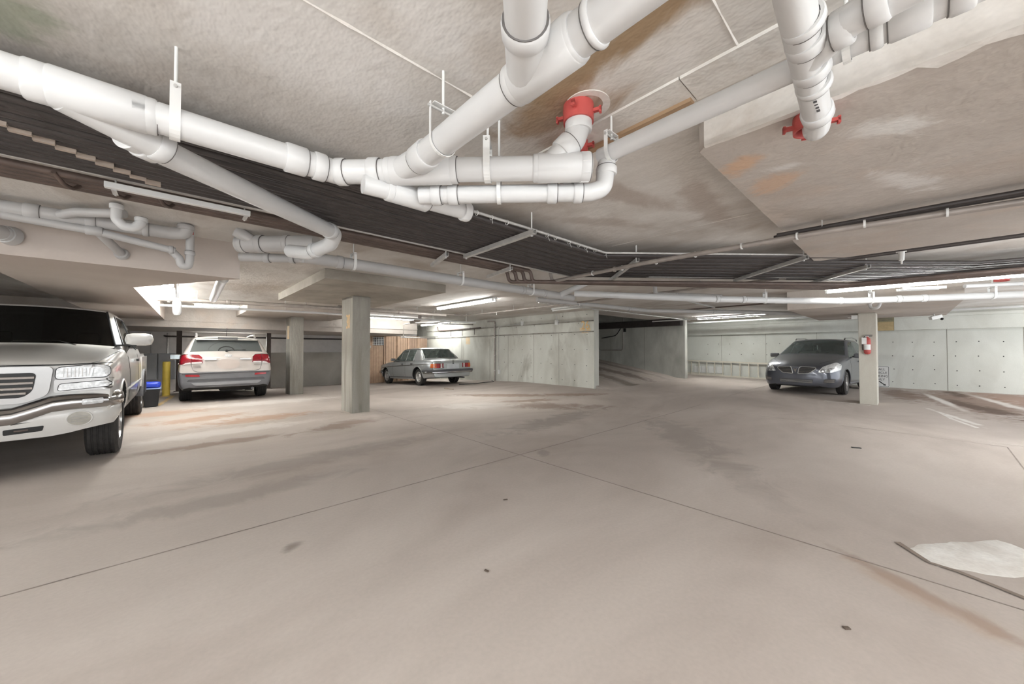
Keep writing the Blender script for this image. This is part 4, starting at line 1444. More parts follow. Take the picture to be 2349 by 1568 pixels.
def make_sedan():
    car = thing('sedan_car', 'silver classic four-door sedan parked nose-in by the plywood partition', 'car')
    W = 0.893
    secs = [
        car_sec(0.74, 0.74, 0.36, 0.70, 0.72, hood(0.72, 0.72, 0.75), 0.46),
        car_sec(0.66, 0.83, 0.30, 0.755, 0.80, hood(0.80, 0.77, 0.81), 0.42),
        car_sec(0.40, 0.875, 0.24, 0.80, 0.84, hood(0.84, 0.82, 0.87), 0.36),
        car_sec(-0.20, W, 0.22, 0.85, 0.86, hood(0.86, 0.875, 0.93), 0.33),
        car_sec(-0.66, W, 0.21, 0.885, 0.865, hood(0.85, 0.915, 0.965, 0.97), 0.32),
        car_sec(-0.74, W, 0.21, 0.89, 0.865, [(0.83, 0.93), (0.745, 0.975), (0.52, 0.99), (0.26, 1.0), (0, 1.0)], 0.32),
        car_sec(-1.30, W, 0.21, 0.905, 0.865, cabin(0.665, 1.335, 0.60, 1.385, 1.415), 0.32),
        car_sec(-1.36, W, 0.21, 0.906, 0.865, cabin(0.665, 1.345, 0.60, 1.40, 1.43), 0.32),
        car_sec(-1.80, W, 0.21, 0.91, 0.865, cabin(0.665, 1.36, 0.60, 1.415, 1.445), 0.32),
        car_sec(-1.87, W, 0.21, 0.911, 0.865, cabin(0.665, 1.36, 0.60, 1.415, 1.445), 0.32),
        car_sec(-2.42, W, 0.21, 0.915, 0.86, cabin(0.655, 1.345, 0.60, 1.40, 1.43), 0.32),
        car_sec(-2.50, W, 0.21, 0.915, 0.86, cabin(0.655, 1.335, 0.60, 1.395, 1.425), 0.32),
        car_sec(-2.66, W, 0.22, 0.92, 0.86, cabin(0.655, 1.31, 0.60, 1.365, 1.395), 0.33),
        car_sec(-3.10, 0.885, 0.24, 0.92, 0.85, [(0.80, 0.955), (0.70, 0.985), (0.50, 1.0), (0.25, 1.005), (0, 1.005)], 0.36),
        car_sec(-3.18, 0.885, 0.25, 0.92, 0.85, hood(0.84, 0.935, 0.975, 0.97), 0.37),
        car_sec(-3.60, 0.865, 0.29, 0.90, 0.83, hood(0.82, 0.915, 0.955, 0.97), 0.40),
        car_sec(-3.80, 0.835, 0.28, 0.875, 0.80, hood(0.80, 0.89, 0.93, 0.97), 0.42),
        car_sec(-3.86, 0.81, 0.29, 0.86, 0.78, hood(0.78, 0.87, 0.905, 0.97), 0.44),
    ]
    def tagf(i, j):
        if i == 5 and j in (8, 9, 10):
            return 1
        if i == 12 and j in (8, 9, 10):
            return 2
        if j == 6 and i in (5, 6, 7, 9):
            return 3
        if j <= 1:
            return 8
        return 0
    cr = [('long', 6, 0.45), ('long', 2, 0.6), ('long', 7, 0.55), ('long', 8, 0.5), ('trans', 5, 0.6), ('trans', 6, 0.5), ('trans', 12, 0.6), ('trans', 13, 0.7),
          ('trans', 8, 0.7), ('trans', 9, 0.7), ('trans', 10, 0.7), ('trans', 17, 0.55), ('trans', 16, 0.3)]
    cuts = [(x, 0.315, 0.375, s * 0.60, s * 1.2) for x in (0.0, -2.795) for s in (1, -1)]
    me = loft_shell(secs, tagf, 0.05, 0.03, cr, 2, cuts)
    bvh, made = split_shell(me, {0: ('body', M_SILVER, False), 1: ('windshield', M_GLASS_G, True), 2: ('rear_window', M_GLASS_G, True), 3: ('side_window', M_GLASS_G, True),
                                 8: ('underbody', M_UNDER, False), 9: ('wheel_arch', M_BLACK, True)}, car)
    add_wheels(car, (0.0, -2.795), 0.735, 0.315, 0.19, 0.195, 'cover', M_ALLOY)
    # rear lamps with ribbed coloured bands
    for s in (1, -1):
        m_ = (lambda q: q) if s > 0 else mir
        line('lamp_frame', bvh, 'rear', m_([(0.40, 0.63), (0.775, 0.63), (0.775, 0.80), (0.40, 0.80)]), 0.008, M_CHROME, car, 0.006)
        for nm, a, b, mt in (('turn_lamp', 0.69, 0.775, M_AMBER), ('tail_lamp', 0.59, 0.69, M_TAILB), ('reversing_lamp', 0.46, 0.525, M_LENSW), ('tail_lamp', 0.53, 0.595, M_TAIL), ('tail_lamp', 0.41, 0.455, M_TAIL)):
            p = panel(nm, bvh, 'rear', m_([(a, 0.64), (b, 0.64), (b, 0.79), (a, 0.79)]), mt, car, 0.014, depth=0.006)
        panel('turn_lamp', bvh, 'left' if s > 0 else 'right', [(-3.70, 0.645), (-3.86, 0.645), (-3.86, 0.79), (-3.72, 0.79)], M_AMBER, car, 0.008)
        for z in (0.67, 0.70, 0.73, 0.76):
            line('lamp_rib', bvh, 'rear', m_([(0.41, z), (0.76, z)]), 0.003, M_TAIL, car, 0.016, closed=False)
        # side trim, gutter, door seams, handles
        sd = 'left' if s > 0 else 'right'
        line('side_trim', bvh, sd, [(0.62, 0.66), (-0.3, 0.72), (-2.0, 0.76), (-3.72, 0.78)], 0.011, M_CHROME, car, 0.006, closed=False)
        line('drip_rail', bvh, sd, [(-0.80, 1.02), (-1.28, 1.355), (-1.8, 1.385), (-2.5, 1.37), (-2.66, 1.34), (-3.05, 1.0)], 0.013, M_CHROME, car, 0.006, closed=False)
        line('window_sill_trim', bvh, sd, [(-0.78, 0.90), (-1.8, 0.915), (-2.62, 0.92)], 0.010, M_CHROME, car, 0.005, closed=False)
        for pts in ([(-0.74, 0.86), (-0.74, 0.40), (-0.78, 0.33)], [(-1.83, 0.90), (-1.83, 0.33)], [(-2.56, 0.90), (-2.52, 0.62), (-2.42, 0.5), (-2.38, 0.36)]):
            line('door_seam', bvh, sd, pts, 0.0035, M_BLACK, car, -0.001, closed=False)
        for x in (-1.62, -2.38):
            h = panel('door_handle', bvh, sd, round_poly([(x - 0.08, 0.80), (x + 0.08, 0.80), (x + 0.08, 0.825), (x - 0.08, 0.825)], 0.01), M_CHROME, car, 0.02, 2)
        line('sill_trim', bvh, sd, [(-0.42, 0.30), (-2.40, 0.30)], 0.016, M_DKGREY, car, 0.0, closed=False)
        line('arch_trim', bvh, sd, [(-2.795 + 0.385 * math.cos(t), 0.315 + 0.385 * math.sin(t)) for t in [k * PI / 14 for k in range(15)]], 0.008, M_SILVER, car, 0.001, closed=False)
        line('arch_trim', bvh, sd, [(0.385 * math.cos(t), 0.315 + 0.385 * math.sin(t)) for t in [k * PI / 14 for k in range(15)]], 0.008, M_SILVER, car, 0.001, closed=False)
        # mirror
        mr_ = obj('mirror', bx(-0.05, 0.05, -0.09, 0.09, -0.055, 0.055, bevel=0.03), M_CHROME, car)
        mr_.location = (-0.98, s * 0.98, 1.0)
        obj('mirror_glass', bx(-0.052, -0.048, -0.07, 0.07, -0.04, 0.04), M_DKGREY, mr_)
    panel('plate_recess', bvh, 'rear', [(-0.26, 0.60), (0.26, 0.60), (0.26, 0.775), (-0.26, 0.775)], plain('silver_plate', (0.62, 0.64, 0.66), 0.5), car, 0.006)
    line('trunk_lip', bvh, 'rear', [(-0.76, 0.835), (0.76, 0.835)], 0.005, M_DKGREY, car, 0.001, closed=False)
    box('trunk_lock', (-3.925, -3.89, -0.02, 0.02, 0.775, 0.81), M_BLACK, car)
    # star emblem and badge strip
    bm = bmesh.new()
    n = 24
    add_tube(bm, [Vector((-3.905, 0.034 * math.cos(2 * PI * k / n), 0.87 + 0.034 * math.sin(2 * PI * k / n))) for k in range(n + 2)], 0.004, 6)
    for k in range(3):
        a_ = PI / 2 + 2 * PI * k / 3
        add_tube(bm, [Vector((-3.905, 0, 0.87)), Vector((-3.905, 0.034 * math.cos(a_), 0.87 + 0.034 * math.sin(a_)))], 0.004, 6)
    obj('star_emblem', bm, M_CHROME, car)
    for s in (1, -1):
        box('badge', (-3.905, -3.893, s * 0.62 - 0.10, s * 0.62 + 0.10, 0.852, 0.868), M_CHROME, car)
    # bumpers
    prof = [(0.0, 0.44), (0.09, 0.45), (0.11, 0.47), (0.11, 0.53), (0.09, 0.56), (0.0, 0.57)]
    sweep_bumper('rear_bumper', prof, bumper_plan(-3.92, 0.86, 0.55, 0.10, sgn=-1), M_CHROME, car)
    prof2 = [(0.08, 0.50), (0.118, 0.505), (0.124, 0.53), (0.118, 0.565), (0.06, 0.58), (0.03, 0.57)]
    sweep_bumper('bumper_rubber', prof2, bumper_plan(-3.92, 0.86, 0.60, 0.10, sgn=-1), M_DKGREY, car)
    sweep_bumper('front_bumper', prof, bumper_plan(0.72, 0.84, 0.45, 0.12, sgn=1), M_CHROME, car)
    line('rear_window_trim', bvh, 'rear', [(-0.70, 1.0), (-0.60, 1.36), (0.60, 1.36), (0.70, 1.0)], 0.012, M_CHROME, car, 0.006)
    for s in (1, -1):
        for xp in (-1.83, -1.36, -2.46):
            line('window_post_trim', bvh, 'left' if s > 0 else 'right', [(xp, 0.92), (xp + 0.0, 1.35)], 0.009, M_CHROME, car, 0.004, closed=False)
    # front lights and grille, out of sight but part of the car
    for s in (1, -1):
        panel('headlamp', bvh, 'front', round_poly([(s * 0.36, 0.54), (s * 0.70, 0.54), (s * 0.70, 0.68), (s * 0.36, 0.68)], 0.03), M_LENS, car, 0.02)
    panel('grille', bvh, 'front', [(-0.28, 0.46), (0.28, 0.46), (0.24, 0.72), (-0.24, 0.72)], M_CHROME, car, 0.03)
    # cabin
    obj('cabin_floor', bx(-2.9, -0.6, -0.7, 0.7, 0.35, 0.40), M_SEAT_D, car)
    obj('parcel_shelf', bx(-3.15, -2.68, -0.72, 0.72, 0.84, 0.89, bevel=0.01), M_SEAT_D, car)
    obj('dashboard', bx(-0.95, -0.62, -0.74, 0.74, 0.62, 0.93, bevel=0.05), M_SEAT_D, car)
    for y in (0.37, -0.37):
        seat(car, -1.45, y, 0.42, M_SEAT_G)
    obj('rear_bench', bx(-2.72, -2.12, -0.68, 0.68, 0.40, 0.60, bevel=0.06), M_SEAT_G, car)
    bm = bx(-0.08, 0.08, -0.68, 0.68, 0, 0.55, bevel=0.06)
    bmesh.ops.transform(bm, matrix=Matrix.Translation((-2.62, 0, 0.48)) @ Matrix.Rotation(-0.3, 4, 'Y'), verts=bm.verts)
    obj('rear_bench_back', bm, M_SEAT_G, car)
    steering_wheel(car, -1.02, 0.37, 0.86, M_BLACK)
    box('inner_mirror', (-1.30, -1.27, -0.12, 0.12, 1.22, 1.28), M_BLACK, car, 0.01)
    tube('exhaust', [(-3.5, -0.45, 0.26), (-3.93, -0.45, 0.25)], 0.025, M_DKGREY, car, sides=12)
    return car
sedan = make_sedan()
place_car(sedan, 7.52, 15.22, PI / 2, 2.795)

# ================================================================== WHITE SUV
def make_suv():
    car = thing('suv_car', 'white SUV with roof rails and dark bumper parked nose-in, tail to the aisle', 'car')
    W = 0.94
    secs = [
        car_sec(0.84, 0.80, 0.34, 0.86, 0.74, hood(0.74, 0.88, 0.95), 0.48),
        car_sec(0.62, 0.90, 0.28, 0.95, 0.85, hood(0.84, 0.97, 1.04), 0.42),
        car_sec(0.0, W, 0.27, 1.02, 0.88, hood(0.87, 1.05, 1.12), 0.40),
        car_sec(-0.42, W, 0.27, 1.06, 0.89, hood(0.87, 1.09, 1.16), 0.40),
        car_sec(-0.52, W, 0.27, 1.065, 0.89, [(0.86, 1.10), (0.78, 1.15), (0.55, 1.175), (0.28, 1.185), (0, 1.185)], 0.40),
        car_sec(-1.22, W, 0.27, 1.08, 0.90, cabin(0.70, 1.56, 0.63, 1.615, 1.65), 0.40),
        car_sec(-1.30, W, 0.27, 1.085, 0.90, cabin(0.70, 1.58, 0.63, 1.635, 1.675), 0.40),
        car_sec(-1.68, W, 0.27, 1.09, 0.90, cabin(0.71, 1.60, 0.63, 1.655, 1.695), 0.40),
        car_sec(-1.78, W, 0.27, 1.095, 0.90, cabin(0.71, 1.60, 0.63, 1.655, 1.695), 0.40),
        car_sec(-2.48, W, 0.27, 1.12, 0.90, cabin(0.71, 1.585, 0.64, 1.645, 1.69), 0.40),
        car_sec(-2.60, W, 0.27, 1.13, 0.90, cabin(0.71, 1.58, 0.64, 1.64, 1.685), 0.40),
        car_sec(-3.12, W, 0.28, 1.17, 0.89, cabin(0.71, 1.54, 0.645, 1.61, 1.655), 0.42),
        car_sec(-3.42, 0.935, 0.29, 1.17, 0.88, cabin(0.70, 1.50, 0.64, 1.565, 1.61), 0.43),
        car_sec(-3.63, 0.92, 0.31, 1.17, 0.86, [(0.80, 1.195), (0.735, 1.225), (0.52, 1.24), (0.26, 1.245), (0, 1.245)], 0.45),
        car_sec(-3.69, 0.915, 0.33, 1.11, 0.855, [(0.81, 1.14), (0.74, 1.165), (0.52, 1.18), (0.26, 1.185), (0, 1.185)], 0.46),
        car_sec(-3.74, 0.89, 0.36, 1.02, 0.85, [(0.82, 1.05), (0.74, 1.075), (0.52, 1.085), (0.26, 1.09), (0, 1.09)], 0.47),
    ]
    def tagf(i, j):
        if i == 4 and j in (8, 9, 10):
            return 1
        if i == 12 and j in (8, 9, 10):
            return 2
        if j == 6 and i in (4, 5, 6, 8, 10):
            return 3
        if j <= 1:
            return 8
        if j in (2, 3) and i >= 12:
            return 4
        return 0
    cr = [('long', 6, 0.3), ('long', 2, 0.5), ('long', 4, 0.7), ('long', 7, 0.4), ('long', 8, 0.45), ('trans', 4, 0.5), ('trans', 5, 0.4), ('trans', 12, 0.6), ('trans', 13, 0.6),
          ('trans', 7, 0.7), ('trans', 8, 0.7), ('trans', 9, 0.7), ('trans', 10, 0.7), ('trans', 11, 0.5)]
    cuts = [(x, 0.36, 0.41, s * 0.62, s * 1.2) for x in (0.0, -2.70) for s in (1, -1)]
    me = loft_shell(secs, tagf, 0.10, 0.07, cr, 2, cuts, cap_tag=lambda e, j: 4 if (e == 'rear' and 1 <= j <= 3) else 0)
    bvh, made = split_shell(me, {0: ('body', M_WHITECAR, False), 1: ('windshield', M_GLASS_D, True), 2: ('rear_window', M_GLASS_S, True), 3: ('side_window', M_GLASS_D, True),
                                 4: ('rear_bumper', M_CLADDING, False), 8: ('underbody', M_UNDER, False), 9: ('wheel_arch', M_BLACK, True)}, car)
    add_wheels(car, (0.0, -2.70), 0.80, 0.36, 0.235, 0.235, 'star', M_ALLOY)
    # bumper cladding, lower insert and lamps
    panel('skid_plate', bvh, 'rear', round_poly([(-0.62, 0.42), (0.62, 0.42), (0.70, 0.49), (-0.70, 0.49)], 0.03), plain('silver_skid', (0.30, 0.30, 0.31), 0.4), car, 0.02, 4, depth=0.02)
    panel('bumper_groove', bvh, 'rear', round_poly([(-0.78, 0.515), (0.78, 0.515), (0.74, 0.575), (-0.74, 0.575)], 0.03), M_DKGREY, car, 0.004, 4)
    line('bumper_top_edge', bvh, 'rear', [(-0.86, 0.72), (0.86, 0.72)], 0.012, M_CLADDING, car, 0.012, closed=False)
    for s in (1, -1):
        m_ = (lambda q: q) if s > 0 else mir
        bvh_b = bvh
        panel('reflector', bvh, 'rear', m_(round_poly([(0.54, 0.63), (0.80, 0.645), (0.80, 0.69), (0.55, 0.68)], 0.012)), M_TAILB, car, 0.012, 3)
        # tail lamp: outer part on the corner, inner part on the tailgate
        outer = [(0.70, 0.965), (0.905, 0.925), (0.915, 1.05), (0.885, 1.16), (0.71, 1.165)]
        inner = [(0.49, 0.965), (0.695, 0.955), (0.70, 1.165), (0.55, 1.155), (0.50, 1.10)]
        panel('tail_lamp', bvh, 'rear', m_(outer), M_TAIL, car, 0.02)
        panel('tail_lamp', bvh, 'rear', m_(inner), M_TAIL, car, 0.02)
        panel('reversing_lamp', bvh, 'rear', m_([(0.51, 0.955), (0.69, 0.945), (0.69, 0.985), (0.505, 0.99)]), M_LENSW, car, 0.026)
        panel('turn_lamp', bvh, 'rear', m_([(0.71, 0.945), (0.86, 0.925), (0.80, 0.965), (0.71, 0.985)]), M_LENSW, car, 0.026)
        line('lamp_chrome', bvh, 'rear', m_([(0.50, 1.10), (0.555, 1.16), (0.70, 1.172), (0.885, 1.163)]), 0.006, M_CHROME, car, 0.022, closed=False)
        line('tailgate_seam', bvh, 'rear', m_([(0.70, 1.10), (0.695, 0.90), (0.66, 0.78), (0.56, 0.745), (0.0, 0.735)]), 0.004, M_DKGREY, car, 0.002, closed=False)
        sd = 'left' if s > 0 else 'right'
        for pts in ([(-0.62, 1.02), (-0.66, 0.5)], [(-1.73, 1.06), (-1.73, 0.45)], [(-2.55, 1.08), (-2.5, 0.8), (-2.35, 0.55)]):
            line('door_seam', bvh, sd, pts, 0.004, M_BLACK, car, -0.001, closed=False)
        for x in (-1.55, -2.38):
            panel('door_handle', bvh, sd, round_poly([(x - 0.10, 0.93), (x + 0.10, 0.93), (x + 0.10, 0.96), (x - 0.10, 0.96)], 0.01), M_CHROME, car, 0.025, 2)
        line('sill_cladding', bvh, sd, [(-0.42, 0.36), (-2.28, 0.36)], 0.05, M_CLADDING, car, -0.02, closed=False)
        for xa in (0.0, -2.70):
            line('arch_cladding', bvh, sd, [(xa + 0.425 * math.cos(t), 0.36 + 0.425 * math.sin(t)) for t in [k * PI / 16 for k in range(17)]], 0.022, M_CLADDING, car, -0.008, closed=False)
        tube('roof_rail', [(-1.45, s * 0.60, 1.675), (-1.52, s * 0.60, 1.72), (-2.3, s * 0.61, 1.735), (-3.02, s * 0.61, 1.71), (-3.16, s * 0.61, 1.635)], 0.026, M_ALLOY, car, sides=10, bend=0.06)
        mr_ = obj('mirror', bx(-0.07, 0.07, -0.12, 0.12, -0.08, 0.08, bevel=0.045), M_WHITECAR, car)
        mr_.location = (-0.78, s * 1.05, 1.15)
        obj('mirror_glass', bx(-0.075, -0.069, -0.10, 0.10, -0.06, 0.06), plain('mirror_face', (0.35, 0.38, 0.38), 0.1, 0.9), mr_)
    # tailgate handle strip, plate, badge
    for s in (1, -1):
        bm = bmesh.new()
        add_box(bm, -3.835, -3.80, 0.235 if s > 0 else -0.46, 0.46 if s > 0 else -0.235, 1.035, 1.06)
        obj('tailgate_trim', bm, M_CHROME, car)
    panel('plate_hollow', bvh, 'rear', round_poly([(-0.42, 0.82), (0.42, 0.82), (0.46, 1.03), (-0.46, 1.03)], 0.03), plain('white_paint_hollow', (0.60, 0.545, 0.50), 0.4, coat=0.3), car, 0.004)
    panel('licence_plate', bvh, 'rear', ellipse(0, 0.925, 0.23, 0.135, 28), M_PLATEBLUR, car, 0.012)
    bm = bmesh.new()
    n = 26
    add_tube(bm, [Vector((-3.775, 0.07 * math.cos(2 * PI * k / n), 1.135 + 0.033 * math.sin(2 * PI * k / n))) for k in range(n + 2)], 0.006, 6)
    em = obj('oval_emblem', bm, M_CHROME, car)
    text('emblem_letters', 'KIA', 0.045, M_CHROME, face_matrix((-3.785, 0, 1.133), (0, -1, 0), (0, 0, 1)) @ Matrix.Diagonal((1.1, 1, 1, 1)), car, 0.003)
    for y, z in ((0.60, 0.90), (0.60, 0.875), (-0.60, 0.90)):
        box('badge', (-3.80, -3.786, y - 0.07, y + 0.07, z - 0.007, z + 0.007), M_GREYPIPE, car)
    # spoiler, third brake lamp, wiper, aerial
    bm = bmesh.new()
    add_prism(bm, [(-3.34, 1.60), (-3.52, 1.575), (-3.56, 1.555), (-3.52, 1.545), (-3.36, 1.57)], -0.62, 0.62)
    for v in bm.verts:
        v.co = Vector((v.co.x, v.co.z, v.co.y + 0.022 - 0.04 * (v.co.z / 0.62) ** 2))
    obj('spoiler', bm, M_WHITECAR, car)
    box('third_brake_lamp', (-3.585, -3.54, -0.20, 0.20, 1.55, 1.605), M_DKGREY, car)
    tube('wiper', [(-3.70, 0.02, 1.255), (-3.685, -0.05, 1.275), (-3.66, -0.36, 1.285)], 0.009, M_BLACK, car, sides=8)
    lathe('wiper_hub', [(0, 0.0), (0.03, 0.0), (0.025, 0.03), (0, 0.03)], (-3.66, 0.03, 1.255), (-1, 0, 0.2), M_BLACK, car)
    arc = [(0.03 + 0.36 * math.cos(t), 1.25 + 0.25 * math.sin(t)) for t in [0.12 + k * (PI - 0.24) / 20 for k in range(21)]]
    line('wiper_mark', bvh, 'rear', arc, 0.004, plain('wiper_smear', (0.10, 0.10, 0.10), 0.9), car, 0.002, closed=False)
    arc = [(0.03 + 0.16 * math.cos(t), 1.25 + 0.12 * math.sin(t)) for t in [0.12 + k * (PI - 0.24) / 20 for k in range(21)]]
    line('wiper_mark', bvh, 'rear', arc, 0.012, plain('wiper_smear_dark', (0.03, 0.03, 0.03), 0.9), car, 0.0, closed=False)
    tube('aerial', [(-3.02, 0.0, 1.66), (-3.12, 0.0, 1.87)], 0.005, M_BLACK, car, sides=6)
    # front face, out of sight from here
    for s in (1, -1):
        panel('headlamp', bvh, 'front', [(s * 0.40, 0.76), (s * 0.78, 0.78), (s * 0.74, 0.92), (s * 0.42, 0.86)], M_LENS, car, 0.02)
    panel('grille', bvh, 'front', round_poly([(-0.36, 0.72), (0.36, 0.72), (0.34, 0.84), (-0.34, 0.84)], 0.03), M_BLACK, car, 0.02)
    obj('cabin_floor', bx(-3.5, -0.6, -0.75, 0.75, 0.45, 0.55), M_SEAT_D, car)
    for x in (-1.5, -2.4):
        for y in (0.37, -0.37):
            seat(car, x, y, 0.6, M_SEAT_D)
    tube('exhaust', [(-3.4, -0.5, 0.30), (-3.78, -0.5, 0.29)], 0.03, M_DKGREY, car, sides=12)
    obj('spare_cover', bx(-3.55, -3.0, -0.5, 0.15, 0.24, 0.34, bevel=0.03), M_UNDER, car)
    return car
suv = make_suv()
place_car(suv, 1.04, 12.25 + 2.70 + 0.35, PI / 2 - 0.02, 2.70)

# ================================================================== SLATE BLUE HATCHBACK
def hatch_shell(paint, car, gl):
    W = 0.88
    nose = lambda k, y, z: 0.10 * (z > 0.45) * (z < 0.80)
    secs = [
        car_sec(0.86, 0.60, 0.23, 0.66, 0.52, hood(0.50, 0.69, 0.735), 0.32),
        car_sec(0.80, 0.72, 0.20, 0.71, 0.62, hood(0.60, 0.735, 0.785), 0.31),
        car_sec(0.62, 0.835, 0.19, 0.785, 0.74, hood(0.72, 0.805, 0.865), 0.30),
        car_sec(0.30, 0.872, 0.20, 0.87, 0.80, hood(0.78, 0.895, 0.955), 0.31),
        car_sec(-0.10, W, 0.20, 0.93, 0.835, hood(0.82, 0.96, 1.02), 0.31),
        car_sec(-0.34, W, 0.20, 0.96, 0.845, hood(0.83, 0.99, 1.05), 0.31),
        car_sec(-0.42, W, 0.20, 0.965, 0.845, [(0.82, 1.0), (0.755, 1.045), (0.53, 1.07), (0.27, 1.08), (0, 1.08)], 0.31),
        car_sec(-1.20, W, 0.20, 0.985, 0.85, cabin(0.655, 1.41, 0.60, 1.455, 1.495), 0.31),
        car_sec(-1.28, W, 0.20, 0.99, 0.85, cabin(0.66, 1.43, 0.60, 1.475, 1.515), 0.31),
        car_sec(-1.55, W, 0.20, 1.0, 0.85, cabin(0.665, 1.445, 0.60, 1.49, 1.53), 0.31),
        car_sec(-1.64, W, 0.20, 1.0, 0.85, cabin(0.665, 1.445, 0.60, 1.49, 1.53), 0.31),
        car_sec(-2.38, W, 0.20, 1.03, 0.845, cabin(0.655, 1.42, 0.60, 1.475, 1.515), 0.31),
        car_sec(-2.48, W, 0.20, 1.035, 0.845, cabin(0.65, 1.41, 0.60, 1.465, 1.51), 0.31),
        car_sec(-2.90, 0.875, 0.22, 1.06, 0.84, cabin(0.63, 1.35, 0.58, 1.42, 1.47), 0.33),
        car_sec(-3.02, 0.87, 0.23, 1.06, 0.83, cabin(0.62, 1.32, 0.575, 1.39, 1.44), 0.34),
        car_sec(-3.34, 0.86, 0.26, 1.0, 0.80, [(0.74, 1.03), (0.66, 1.055), (0.46, 1.065), (0.23, 1.07), (0, 1.07)], 0.36),
        car_sec(-3.42, 0.83, 0.29, 0.90, 0.77, [(0.72, 0.93), (0.64, 0.95), (0.46, 0.96), (0.23, 0.965), (0, 0.965)], 0.38),
    ]
    def tagf(i, j):
        if i == 6 and j in (8, 9, 10):
            return 1
        if i == 14 and j in (8, 9, 10):
            return 2
        if j == 6 and i in (6, 7, 8, 10, 12):
            return 3
        if j <= 1:
            return 8
        return 0
    cr = [('long', 6, 0.3), ('long', 2, 0.5), ('long', 7, 0.4), ('long', 8, 0.45), ('trans', 6, 0.6), ('trans', 7, 0.5), ('trans', 14, 0.6), ('trans', 15, 0.6),
          ('trans', 9, 0.7), ('trans', 10, 0.7), ('trans', 11, 0.7), ('trans', 12, 0.7), ('trans', 13, 0.6)]
    cuts = [(x, 0.31, 0.36, s * 0.60, s * 1.2) for x in (0.0, -2.60) for s in (1, -1)]
    me = loft_shell(secs, tagf, 0.10, 0.05, cr, 2, cuts)
    return split_shell(me, {0: ('body', paint, False), 1: ('windshield', gl, True), 2: ('rear_window', gl, True), 3: ('side_window', gl, True),
                            8: ('underbody', M_UNDER, False), 9: ('wheel_arch', M_BLACK, True)}, car)

